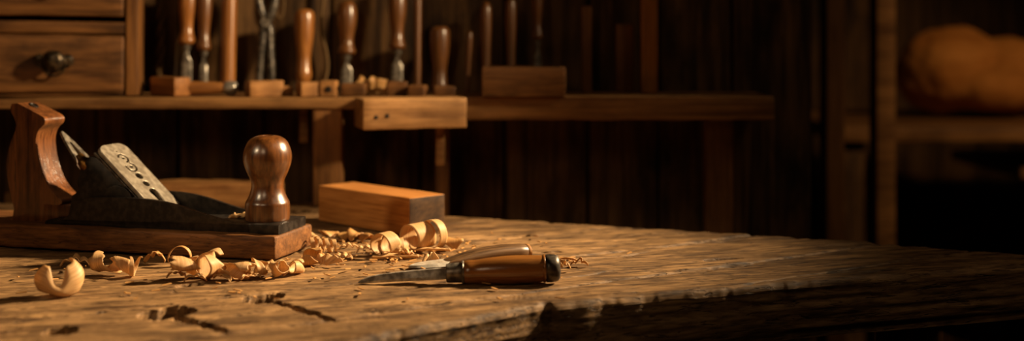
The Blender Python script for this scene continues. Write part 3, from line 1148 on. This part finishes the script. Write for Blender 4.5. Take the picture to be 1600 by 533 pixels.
rack_tool('chisel', 'brown-handled chisel standing above the lying mallet head, first tool right of the drawer cabinet', 'chisel', 290, -30, 70, 13.5, 'turned', M['tool'], 9)
rack_tool('chisel', 'slimmer brown-handled chisel standing just right of the first chisel, above the mallet handle', 'chisel', 317, -26, 80, 11, 'turned', M['tool_dark'], 6.5)
rack_tool('round_rod', 'plain round light-brown wooden rod standing upright behind the mallet end', 'rod', 356, -60, 146, 12, 'straight', M['tool'])
rack_tool('upturned_handle', 'loose rounded wooden tool handle standing neck down behind small blocks, left of the dark chisel', 'tool handle', 474, 14, 128, 15, 'flared', M['tool'])
rack_tool('chisel', 'chisel with dark reddish handle standing left of the timber beam, wood curls at its foot', 'chisel', 541, 1, 86, 14, 'turned', M['tool_dark'], 9)
rack_tool('chisel', 'chisel with brown handle reaching past the picture top, standing over the beam', 'chisel', 620, -22, 78, 13, 'turned', M['tool_dark'], 9)
rack_tool('thin_rod', 'thin wooden rod standing between the beam chisel and the short handle', 'rod', 652, -40, 146, 6, 'straight', M['tool_dark'])
rack_tool('upturned_handle', 'short round-topped wooden handle standing over the beam, lowest of the standing tools', 'tool handle', 687, 41, 146, 15, 'flared', M['tool_dark'])
rack_tool('slender_handle', 'slender brown handle standing left of the long shelf box', 'tool handle', 759, 2, 146, 9, 'slim', M['tool_dark'])
rack_tool('slender_handle', 'slender dim handle standing behind the long shelf box, left one of two', 'tool handle', 798, -6, 146, 9, 'slim', M['tool_dark'])
rack_tool('chisel', 'dim chisel with dark blade standing behind right part of the long shelf box', 'chisel', 840, -30, 62, 8, 'turned', M['tool_dark'], 6)
rack_tool('curved_stick', 'thin bent stick standing right of the short round-topped handle', 'stick', 729, 48, 146, 5, 'slim', M['tool_dark'], tilt_=3)

# dark iron pincers standing between rod and upturned handle
pin = thing('pincers', 'dark iron pincers standing jaws up left of the upturned handle', 'pincers', (xpx(414), YT, SH + 0.0006))
pin.rotation_euler = (math.radians(-5), 0, 0)
for sgn in (-1, 1):
    bm = bmesh.new()
    pts = spline([(sgn * 0.0080, 0, 0.001), (sgn * 0.0078, 0, 0.03), (sgn * 0.0050, 0, 0.065), (sgn * 0.0038, 0, 0.085), (-sgn * 0.004, 0.001 * sgn, 0.100),
                  (-sgn * 0.0100, 0, 0.120), (-sgn * 0.0085, 0, 0.140), (-sgn * 0.001, 0, 0.150)], 6)
    tube(bm, pts, [0.0046 + 0.002 * math.sin(math.pi * k / (len(pts) - 1)) for k in range(len(pts))], 10)
    obj('arm', bm, M['iron_edge'], pin, 60)
bm = bmesh.new()
lathe(bm, [(-0.007, 0), (-0.007, 0.006), (0.007, 0.006), (0.007, 0)], 20, Matrix.Translation((0, 0, 0.093)) @ Matrix.Rotation(math.radians(90), 4, 'X'))
obj('pivot', bm, M['dull_steel'], pin, 40)

# hanging rope hank between cabinet and first chisel
rp = thing('rope_hank', 'thin twisted rope hanging beside the drawer cabinet', 'rope', (xpx(238), 1.695, SH))
for ph in (0, math.pi):
    bm = bmesh.new()
    pts = [(0.0035 * math.cos(ph + k * 0.55) + 0.002 * math.sin(k * 0.13), 0.0035 * math.sin(ph + k * 0.55), 0.030 + k * 0.0042) for k in range(60)]
    tube(bm, pts, 0.0028, 8)
    obj('strand', bm, M['rope'], rp, 60)
bm = bmesh.new()
for k in range(7):
    a = k * 0.9
    tube(bm, [(0.003 * math.cos(a), 0.003 * math.sin(a), 0.034), (0.0045 * math.cos(a), 0.0045 * math.sin(a), 0.018), (0.005 * math.cos(a), 0.004 * math.sin(a), 0.0005)], 0.0014, 6)
obj('tassel', bm, M['rope'], rp, 60)
lp = thing('cord_loop', 'pale cord loop hanging on the wall right of the pincers', 'cord', (xpx(436, 1.705), 1.708, zpx(30, 1.705)))
bm = bmesh.new()
tube(bm, [(0.0055 * math.sin(a) + 0.001, -0.002, 0.022 + 0.021 * -math.cos(a)) for a in [2 * math.pi * k / 30 for k in range(31)]], 0.0014, 8, False)
tube(bm, [(0.001, -0.002, 0.042), (0.0, -0.002, 0.09), (0.002, -0.002, 0.14)], 0.0014, 8)
obj('loop', bm, M['rope'], lp, 60)
ck = thing('hanging_cord', 'thin frayed cord hanging on the wall right of the upturned handle', 'cord', (xpx(505, 1.7), 1.705, SH + 0.001))
bm = bmesh.new()
tube(bm, spline([(-0.002, 0, 0.002), (0.005, 0, 0.03), (0.003, -0.001, 0.055), (-0.004, 0, 0.085), (0.000, 0, 0.13), (-0.002, 0, 0.18)], 8), 0.0022, 8)
obj('strand', bm, M['rope'], ck, 60)

# mallet lying along the shelf front
YM = 1.590
ml = thing('mallet', 'small wooden mallet lying on the shelf right of the cabinet, head to the left', 'mallet', (xpx(270, YM), YM, SH + 0.0004))
bm = bmesh.new()
rbox(bm, (0.056, 0.024, 0.0235), (-0.006, 0, 0.0119), 0.002, 0.008, 0.0006, 60)
hd = obj('head', bm, M['mallet'], ml, 50)
hd.rotation_euler = (0, 0, math.radians(-42))
bm = bmesh.new()
Mx = Matrix.Translation((0.0228, 0, 0.0098)) @ Matrix.Rotation(math.radians(90), 4, 'Y')
lathe(bm, smooth_prof([(0, 0.0086), (0.02, 0.0083), (0.036, 0.0076), (0.0415, 0.0070)], 4), 24, Mx)
obj('handle', bm, M['mallet'], ml, 50)
bm = bmesh.new()
lathe(bm, smooth_prof([(0.0415, 0.0066), (0.044, 0.0080), (0.049, 0.0092), (0.055, 0.0088), (0.058, 0.0060), (0.0585, 0.0)], 4), 24, Mx)
obj('end_ferrule', bm, M['steel'], ml, 50)


def shelf_block(name, label, cat, x0, x1, ytop, Y=1.585, depth=0.03, mat='offcut', amp=0.001, rot=0.0, zb=None, group=None):
    s = Y / 1970
    w = (x1 - x0) * s
    z0 = (SH if zb is None else zb) + 0.0004
    h_ = zpx(ytop, Y) - z0
    bm = bmesh.new()
    rbox(bm, (w, depth, h_), (0, 0, h_ / 2), 0.0018, 0.008, amp, 60)
    o = obj(name, bm, M[mat], None, 50)
    o.location = (xpx((x0 + x1) / 2, Y), Y, z0)
    o.rotation_euler = (0, 0, math.radians(rot))
    return tag(o, label, cat, group)


o = shelf_block('wood_scrap', 'dark board scrap with stepped end lying on the shelf below the pincers', 'wood scrap', 386, 440, 126, amp=0.0012, rot=24)
bm = bmesh.new()
rbox(bm, (0.013, 0.02, 0.012), (0, 0, 0.006), 0.0015, 0.006, 0.0005)
st = obj('step', bm, M['offcut'], o, 50)
st.location = (0.0285, 0, 0.0)
shelf_block('wood_scrap', 'small squared scrap at the foot of the upturned handle', 'wood scrap', 466, 496, 128, rot=22)
o = shelf_block('wood_scrap', 'small scrap with a round hole, right of the squared scrap on the shelf', 'wood scrap', 502, 527, 126, 1.588, mat='offcut')
bm = bmesh.new()
lathe(bm, [(0, 0), (0, 0.0042), (0.001, 0.0036), (0.001, 0)], 16, Matrix.Rotation(math.radians(90), 4, 'X'))
hh = obj('scrap_hole_shade', bm, M['iron'], o, 40)  # dark disc on the face stands in for shade inside the hole
hh.location = (0.001, -0.0150, 0.009)
shelf_block('wood_scrap', 'dark flat scrap at the foot of the dark reddish chisel', 'wood scrap', 536, 572, 130, 1.60, mat='cabinet')
shelf_block('wood_scrap', 'dark chunky scrap on the beam below the brown chisel', 'wood scrap', 604, 636, 127, 1.60, mat='cabinet', rot=6)
shelf_block('wood_scrap', 'small dark scrap on the beam between thin rod and short handle', 'wood scrap', 640, 666, 133, 1.59, mat='cabinet', rot=-5)
shelf_block('wood_scrap', 'small dark scrap on the beam right of the short round-topped handle', 'wood scrap', 678, 712, 134, 1.60, mat='cabinet', rot=4)
bx = thing('shelf_box', 'long low dark wooden box on the dim right part of the shelf', 'box', (xpx(818, 1.60), 1.61, SH + 0.0004))
bw, bh, bdp = 128 * 1.6 / 1970, 0.036, 0.07
for nm, c, sz in (('front_panel', (0, -bdp / 2, bh / 2), (bw, 0.006, bh)), ('back_panel', (0, bdp / 2, bh / 2), (bw, 0.006, bh)),
                  ('end_panel', (-bw / 2 + 0.003, 0, bh / 2), (0.006, bdp - 0.0065, bh)), ('end_panel', (bw / 2 - 0.003, 0, bh / 2), (0.006, bdp - 0.0065, bh)),
                  ('bottom_panel', (0, 0, 0.003), (bw - 0.0125, bdp - 0.0065, 0.006))):
    box_obj(nm, sz, c, M['cabinet'], bx, 0.001, 0.02, 0.0005)

# dim boards and posts towards the right
def upright(name, label, cat, px0, px1, Y, z0, z1, mat, th=0.03, group=None):
    x0, x1 = xpx(px0, Y), xpx(px1, Y)
    o = box_obj(name, (x1 - x0, th, z1 - z0), ((x0 + x1) / 2, Y, (z0 + z1) / 2), M[mat], None, 0.002, 0.06, 0.0008)
    return tag(o, label, cat, group)


upright('upright_post', 'orange-brown upright post standing on the right end of the tool shelf', 'post', 1001, 1026, 1.66, SH + 0.0004, 0.62, 'tool', 0.022)
upright('upright_board', 'dim short board standing left of the orange-brown post', 'board', 962, 990, 1.69, SH + 0.0004, 0.226, 'cabinet_v', 0.014)
upright('upright_board', 'narrow dim stick standing between the shelf box and the short board', 'board', 908, 924, 1.68, SH + 0.0004, 0.25, 'cabinet_v', 0.012)
upright('room_post', 'tall brown roof post at the end of the plank wall', 'post', 1286, 1314, 2.10, FLOOR_Z, 1.72, 'post', 0.05)
upright('room_post', 'tall greyish roof post left of the lumpy bundle', 'post', 1364, 1393, 2.30, FLOOR_Z, 1.72, 'shelf', 0.05)

# far bench with the bundle on it
fb = thing('side_bench', 'out-of-focus side bench in the far right corner under the bundle', 'bench', (1.15, 3.0, FLOOR_Z))
FT = 0.012
pbox('bench_board', 0.70, 2.0, 2.72, 3.30, FT - 0.034, FT, M['shelf'], fb, 0.004, 0.06, 0.001)
pbox('lower_shelf', 1.13, 1.96, 2.80, 3.25, -0.112, -0.086, M['shelf'], fb, 0.004, 0.06, 0.001)
for lx in (0.74, 1.92):
    for ly in (2.78, 3.24):
        pbox('leg', lx - 0.03, lx + 0.03, ly - 0.03, ly + 0.03, FLOOR_Z, FT - 0.035, M['wall'], fb, 0.004, 0.1, 0.001)
bm = bmesh.new()
for (cx, cy, cz, rx, ry, rz) in ((1.02, 0.0, 0.075, 0.115, 0.10, 0.10), (1.06, 0.02, 0.125, 0.085, 0.08, 0.075), (1.17, 0.02, 0.085, 0.12, 0.10, 0.09),
                                 (1.30, 0.0, 0.055, 0.12, 0.10, 0.075), (1.12, -0.04, 0.05, 0.13, 0.09, 0.06), (1.20, 0.05, 0.10, 0.12, 0.07, 0.065)):
    bmesh.ops.create_icosphere(bm, subdivisions=4, radius=1.0, matrix=Matrix.Translation((cx - 1.12, cy, max(cz, rz * 0.97))) @ Matrix.Diagonal((rx, ry, rz, 1)))
bun = obj('cloth_bundle', bm, M['bundle'], None, 180)
rm = bun.modifiers.new('remesh', 'REMESH')
rm.mode = 'VOXEL'
rm.voxel_size = 0.008
rm.use_smooth_shade = True
sm = bun.modifiers.new('smooth', 'SMOOTH')
sm.iterations = 6
tx = bpy.data.textures.new('folds', 'CLOUDS')
tx.noise_scale = 0.07
dm = bun.modifiers.new('folds', 'DISPLACE')
dm.texture = tx
dm.strength = 0.022
dm.mid_level = 0.5
bun.location = (1.13, 3.0, FT + 0.014)
tag(bun, 'lumpy orange-brown bundle, far out of focus at the right edge', 'bundle')


# ------------------------------------------------------------------ wood shavings
def strip(name, fn, nu, nv, mat, thick=0.0007):
    """fn(u, v) -> point, u along 0..1, v across 0..1; a ribbon with real thickness"""
    co, faces, uvs = [], [], []
    for i in range(nu + 1):
        for j in range(nv + 1):
            co.append(fn(i / nu, j / nv))
            uvs.append((j / nv, i / nu))
    for i in range(nu):
        for j in range(nv):
            a = i * (nv + 1) + j
            faces.append((a, a + 1, a + nv + 2, a + nv + 1))
    me = bpy.data.meshes.new(name)
    me.from_pydata([tuple(c) for c in co], [], faces)
    ul = me.uv_layers.new(name='UVMap')
    for p in me.polygons:
        for li, vi in zip(p.loop_indices, p.vertices):
            ul.data[li].uv = uvs[vi]
    o = link(name, me, mat, None, 180)
    md = o.modifiers.new('thickness', 'SOLIDIFY')
    md.thickness = thick
    md.offset = 0
    return o


def settle(o, rot, xy, z=0.0):
    """turn the mesh, drop its lowest point on the bench at xy"""
    R = Euler([math.radians(a) for a in rot]).to_matrix()
    me = o.data
    pts = [R @ v.co for v in me.vertices]
    mn = min(p.z for p in pts)
    cx = (min(p.x for p in pts) + max(p.x for p in pts)) / 2
    cy = (min(p.y for p in pts) + max(p.y for p in pts)) / 2
    for v, p in zip(me.vertices, pts):
        v.co = (p.x - cx, p.y - cy, p.z - mn)
    me.update()
    o.location = (xy[0], xy[1], z + 0.0003)
    return o


def curl(label, xy, r0, r1, turns, width, adv=0.0, start=0.0, rot=(0, 0, 0), crumple=0.0, cfreq=60, seed=0, taper=(0.3, 0.3), camber=0.0,
         squash=1.0, mat='shaving', group=None, nu=None, z=0.0, tear=0.0, wave=0.0, flare=0.0):
    """a shaving rolled around the local X axis"""
    off = Vector((seed * 3.7, seed * 1.3, seed * 7.1))
    nu = nu or int(max(24, turns * 44))

    def fn(u, v):
        a = math.radians(start) + turns * 2 * math.pi * u
        r = r0 + (r1 - r0) * u
        w = width
        if taper[0]:
            w *= min(1.0, 0.25 + 0.75 * (u / taper[0])) if u < taper[0] else 1.0
        if taper[1] and u > 1 - taper[1]:
            w *= 0.2 + 0.8 * ((1 - u) / taper[1])
        q = v - 0.5
        if tear:
            e = 1.0 if abs(q) > 0.45 else 0.0
            w *= 1 + tear * e * nz((u * 9, q * 3, seed), 2.3)
        r = r * (1 + camber * 4 * q * q + flare * q) + wave * math.sin(u * 40 + q * 2)
        p = Vector((adv * (u - 0.5) + q * w, r * math.cos(a), squash * r * math.sin(a)))
        if crumple:
            nv_ = mnoise.noise_vector((p + off) * cfreq)
            p += nv_ * crumple
        return p

    o = strip('wood_shaving', fn, nu, 8, M[mat])
    settle(o, rot, xy, z)
    return tag(o, label, 'shaving', group)


def flake(label, xy, length, width, lift, bend, rotz, seed=0, mat='shaving', group=None, crumple=0.001, z=0.0, pitch=0.0, waves=0.0, nw=3):
    off = Vector((seed * 2.1, seed * 5.3, seed))

    def fn(u, v):
        q = v - 0.5
        w = width * (0.25 + 0.75 * math.sin(math.pi * min(1, 0.08 + u * 0.9)))
        p = Vector(((u - 0.5) * length, q * w + bend * math.sin(math.pi * u), lift * math.sin(math.pi * u) + waves * abs(math.sin(math.pi * u * nw)) + width * 0.8 * q * q))
        return p + mnoise.noise_vector((p + off) * 130) * crumple

    o = strip('wood_shaving', fn, 30, 5, M[mat])
    settle(o, (pitch, 0, rotz), xy, z)
    return tag(o, label, 'shaving', group)


K = 424.8


def G2(px, py):
    """bench point seen at that picture position (bench top is flat, so this is a place on the bench)"""
    Y = K / (py - 50)
    return ((px - 800) / 1970 * Y, Y)


# 1 the saddle-shaped curl in the left foreground
def saddle(u, v):
    a = math.radians(135 + 275 * u)
    lobe = float(sstep(0.08, 0.62, abs(math.cos(a))))
    hgt = 0.0085 + (0.0150 if math.cos(a) > 0 else 0.0125) * lobe
    bul = 1 + 0.25 * math.sin(math.pi * v) - 0.34 * v * v * lobe
    p = Vector((0.0165 * math.cos(a) * bul, 0.0115 * math.sin(a) * bul, v * hgt + 0.0022 * math.sin(a * 2 + 0.6) + 0.003))
    return p + mnoise.noise_vector(p * 60) * 0.0012


o = strip('wood_shaving', saddle, 60, 14, M['shaving'])
settle(o, (6, 0, 14), G2(92, 461))
tag(o, 'single pale curled shaving alone in the left foreground', 'shaving')
curl('long twisted shaving in front of the plane base, left of the heap', G2(176, 430), 0.0088, 0.0056, 1.55, 0.019, adv=0.036, start=60, rot=(0, 6, -14),
     seed=2, crumple=0.0026, cfreq=75, tear=0.5)
curl('flat looped tail shaving just right of the long twisted shaving', G2(212, 432), 0.0075, 0.0085, 1.1, 0.004, adv=0.010, start=0, rot=(65, 10, 20), seed=3, crumple=0.0015)
flake('small torn flake with a thin tail left of the long twisted shaving', G2(118, 417), 0.026, 0.008, 0.004, 0.003, 8, 4, crumple=0.0022, waves=0.003)
flake('dull ragged wisp lying against the plane base, left of the thin arching strands', G2(243, 411), 0.020, 0.010, 0.006, 0.002, -10, 5, 'shaving_dark', crumple=0.003, waves=0.003)
curl('thin arching shaving strands against the plane base', G2(281, 414), 0.0085, 0.0095, 0.72, 0.004, adv=0.014, start=-30, rot=(0, 0, 75), seed=6, crumple=0.002, mat='shaving_dark', tear=0.5)
curl('crumpled shaving at the left end of the heap before the plane', G2(290, 437), 0.0062, 0.0080, 1.15, 0.022, adv=0.018, start=20, rot=(0, 15, 25), seed=7, crumple=0.004, cfreq=90, tear=0.6)
curl('tallest shaving of the heap before the plane, open curl facing front', G2(331, 434), 0.0095, 0.0118, 1.1, 0.019, adv=0.012, start=100, rot=(0, -8, 50), seed=8, crumple=0.0026, cfreq=80)
curl('wide folded shaving at the right end of the heap before the plane', G2(368, 437), 0.0062, 0.0088, 1.0, 0.028, adv=0.018, start=170, rot=(0, 5, -8), seed=9, crumple=0.0034, cfreq=85, tear=0.5)
for k, (px, py, rz) in enumerate(((306, 440, 10), (347, 440, -30), (392, 437, 40), (276, 436, -20))):
    flake('small torn flake under the heap of shavings before the plane', G2(px, py), 0.018, 0.007, 0.002, 0.002, rz, 20 + k, crumple=0.0022, waves=0.002,
          group='flakes under the heap before the plane')
curl('knotted shaving in front of the right end of the plane base', G2(412, 432), 0.0050, 0.0072, 1.4, 0.012, adv=0.016, start=40, rot=(0, 10, 30), seed=10, crumple=0.004, cfreq=100)
curl('second knotted shaving, right below the plane base corner', G2(437, 433), 0.0050, 0.0060, 1.3, 0.011, adv=0.010, start=10, rot=(0, -12, -20), seed=11, crumple=0.0036, cfreq=100)
curl('rolled shaving touching the right corner of the plane base', G2(463, 428), 0.0050, 0.0064, 1.2, 0.014, adv=0.008, start=70, rot=(0, 0, 55), seed=12, crumple=0.002)
curl('folded brown shaving beside the end of the plane base', G2(486, 414), 0.0060, 0.0074, 0.95, 0.018, adv=0.010, start=150, rot=(0, -5, 15), seed=13, crumple=0.0026, mat='shaving_dark')


def fan(u, v):
    a = (v - 0.5) * 1.9
    r = 0.004 + 0.020 * u
    pl = 0.0014 * math.sin(v * 30) * u
    return Vector((r * math.sin(a), r * math.cos(a) * 0.55, 0.008 * u * (1 - 0.4 * u) + pl + 0.003 * (1 - u)))


o = strip('wood_shaving', fan, 14, 48, M['shaving'], 0.0006)
settle(o, (38, 0, -30), G2(510, 414))
tag(o, 'bright pleated fan-shaped shaving right of the plane base', 'shaving')
for k, (px, py) in enumerate(((492, 389), (505, 390), (518, 392))):
    curl(('tight spiral shaving lying behind the fan-shaped shaving, left link', 'tight spiral shaving lying behind the fan-shaped shaving, middle link',
          'tight spiral shaving lying behind the fan-shaped shaving, right link')[k], G2(px, py + 2), 0.0058, 0.0060, 1.6, 0.0045, adv=0.010, start=30 * k, rot=(0, 0, 8), seed=14 + k, crumple=0.0008)
curl('pair of looped strips against the far end of the plane base', G2(487, 384), 0.0060, 0.0050, 1.7, 0.006, adv=0.008, start=0, rot=(0, 20, -40), seed=18, crumple=0.0015)
flake('flat curled flake right of the fan-shaped shaving', G2(536, 405), 0.020, 0.006, 0.002, 0.002, -15, 19, crumple=0.002, waves=0.002)
flake('thin flake pointing to the wood block, right of the spiral links', G2(545, 393), 0.020, 0.006, 0.003, 0.001, 20, 33, crumple=0.002, waves=0.003)
flake('flake lying left of the pair of big rolled shavings', G2(572, 397), 0.018, 0.006, 0.004, 0.001, 5, 34, crumple=0.0022, waves=0.003)
for k, (px, py, s) in enumerate(((513, 371, 0.9), (536, 373, 1.1), (556, 375, 1.2), (574, 377, 1.0))):
    curl(('low shaving at the left foot of the wood block', 'peaked shaving at the foot of the wood block, second from left',
          'peaked shaving at the foot of the wood block, third from left', 'rightmost small shaving along the foot of the wood block')[k],
         G2(px, py), 0.0075 * s, 0.0085 * s, 0.42, 0.018, adv=0.004, start=15, rot=(0, 8 * (-1) ** k, 20 - 25 * k), seed=40 + k, crumple=0.0034, cfreq=70, mat='shaving_dark', tear=0.4)
# the two big rolls before the block
curl('left of the two big rolled shavings before the wood block', G2(603, 399), 0.0122, 0.0104, 1.3, 0.013, adv=0.013, start=-60, rot=(0, -6, 44), seed=50, taper=(0.1, 0.15), crumple=0.0010, cfreq=40)
curl('narrow curl trailing right from the left big rolled shaving', G2(621, 399), 0.0082, 0.0070, 1.5, 0.007, adv=0.010, start=30, rot=(0, 0, 20), seed=51, crumple=0.0022)
curl('right and largest of the two big rolled shavings before the wood block', G2(653, 390), 0.0126, 0.0122, 1.2, 0.022, adv=0.010, start=-80, rot=(0, -3, 40), seed=52, taper=(0.06, 0.1), crumple=0.0007, cfreq=40)
curl('open loop of shaving at the right end of the largest roll', G2(676, 389), 0.0138, 0.0140, 0.95, 0.010, adv=0.008, start=-70, rot=(0, 4, 46), seed=53, taper=(0.06, 0.1), crumple=0.0008, cfreq=40)
flake('flat pale shaving lying under the left big rolled shaving', G2(618, 404), 0.045, 0.012, 0.001, 0.002, 3, 54, crumple=0.0014)
flake('flat pale shaving lying under the largest roll', G2(672, 393), 0.040, 0.010, 0.001, 0.002, 6, 55, crumple=0.0014)
flake('crinkled strip under the narrow trailing curl', G2(637, 403), 0.016, 0.007, 0.003, 0.001, 12, 56, crumple=0.003, waves=0.003)
curl('loose shaving right of the largest roll', G2(705, 388), 0.0070, 0.0085, 0.5, 0.022, adv=0.010, start=10, rot=(0, 4, -5), seed=57, crumple=0.003, mat='shaving_dark')
curl('small shell-shaped shaving left of the grey knife blade', G2(673, 410), 0.0068, 0.0084, 0.48, 0.013, adv=0.003, start=170, rot=(0, 0, 30), seed=58, crumple=0.0012, camber=0.2)
flake('jagged flake at the end cap of the honey-brown chisel', G2(878, 424), 0.018, 0.008, 0.005, 0.002, 40, 59, crumple=0.004, waves=0.004)
flake('thin rolled strip behind the end cap of the honey-brown chisel', G2(880, 409), 0.026, 0.006, 0.003, 0.001, 8, 60, 'shaving_dark', crumple=0.002)
flake('fine splinter curl right of the jagged flake', G2(905, 416), 0.018, 0.005, 0.003, 0.003, -20, 61, 'shaving_dark', crumple=0.003, waves=0.002)
# caught on the plane and on the shelf
for k, (ps, pv, lab) in enumerate(((0.058, 0.045, 'small torn shaving caught inside the plane body beside the knob'),
                                   (0.070, 0.050, 'tiny shaving curl standing inside the plane body, left of the torn one'))):
    wx = -0.2216 - ps * math.cos(PA) + pv * math.sin(PA)
    wy = 1.18 + ps * math.sin(PA) + pv * math.cos(PA)
    flake(lab, (wx, wy), (0.024, 0.010)[k], (0.012, 0.005)[k], 0.003, 0.002, -15, 62 + k, crumple=0.0026, waves=0.002, z=0.0302)
# curls of wood lying among the tools on the shelf
for k, (px, lab) in enumerate(((563, 'curl of wood on the shelf right of the dark reddish chisel'), (582, 'upright curl of wood on the shelf between the beam chisels, left'),
                               (594, 'taller curl of wood on the shelf left of the brown beam chisel'))):
    curl(lab, (xpx(px, 1.63), 1.63), 0.006, 0.009, 1.2, 0.016, adv=0.014, start=40 * k, rot=(0, 60 + 15 * k, 20 * k), seed=70 + k, crumple=0.004, cfreq=80, mat='shaving_dark', z=SH)

# uncountable crumbs and splinters of wood scattered over the bench
bm = bmesh.new()
rng = random.Random(11)
for k in range(330):
    if k < 180:
        px, py = rng.gauss(520, 130), 397 + abs(rng.gauss(0, 16)) * rng.choice((-0.9, 1))
    elif k < 260:
        px, py = rng.gauss(690, 90), rng.gauss(388, 14)
    else:
        px, py = rng.uniform(20, 900), rng.uniform(400, 470)
    if py < 352 or (py < 412 and px < 440) or px < 5:
        continue
    X, Y = G2(px, py)
    if abs((X + 0.13) * 0.7 - (Y - 1.40) * -0.7) < 0.0 or (X > -0.23 and X < -0.07 and Y > 1.33):
        continue
    dx_, dy_ = X + 0.2216, Y - 1.18
    s_, v_ = -dx_ * math.cos(PA) + dy_ * math.sin(PA), dx_ * math.sin(PA) + dy_ * math.cos(PA)
    if -0.006 < s_ < 0.43 and -0.006 < v_ < 0.092:
        continue
    L_ = rng.uniform(0.0012, 0.0045)
    W_ = rng.uniform(0.0006, 0.0016)
    a = rng.uniform(0, math.pi)
    M4 = Matrix.Translation((X, Y, 0.0017)) @ Matrix.Rotation(a, 4, 'Z') @ Matrix.Rotation(rng.uniform(-0.2, 0.2), 4, 'Y')
    vs = [bm.verts.new(M4 @ Vector(p)) for p in ((-L_, -W_, 0), (L_, -W_ * 0.4, 0.0004), (L_ * 0.8, W_, 0.0006), (-L_ * 0.7, W_ * 0.8, 0.0002),
                                                 (-L_, -W_, -0.0006), (L_, -W_ * 0.4, -0.0004), (L_ * 0.8, W_, -0.0003), (-L_ * 0.7, W_ * 0.8, -0.0006))]
    for f in ((0, 1, 2, 3), (7, 6, 5, 4), (0, 4, 5, 1), (1, 5, 6, 2), (2, 6, 7, 3), (3, 7, 4, 0)):
        bm.faces.new([vs[q_] for q_ in f])
cr = obj('wood_crumbs', bm, M['shaving_dark'], None, 30)
tag(cr, 'crumbs and splinters of wood scattered over the bench top', 'wood crumbs', None, 'stuff')
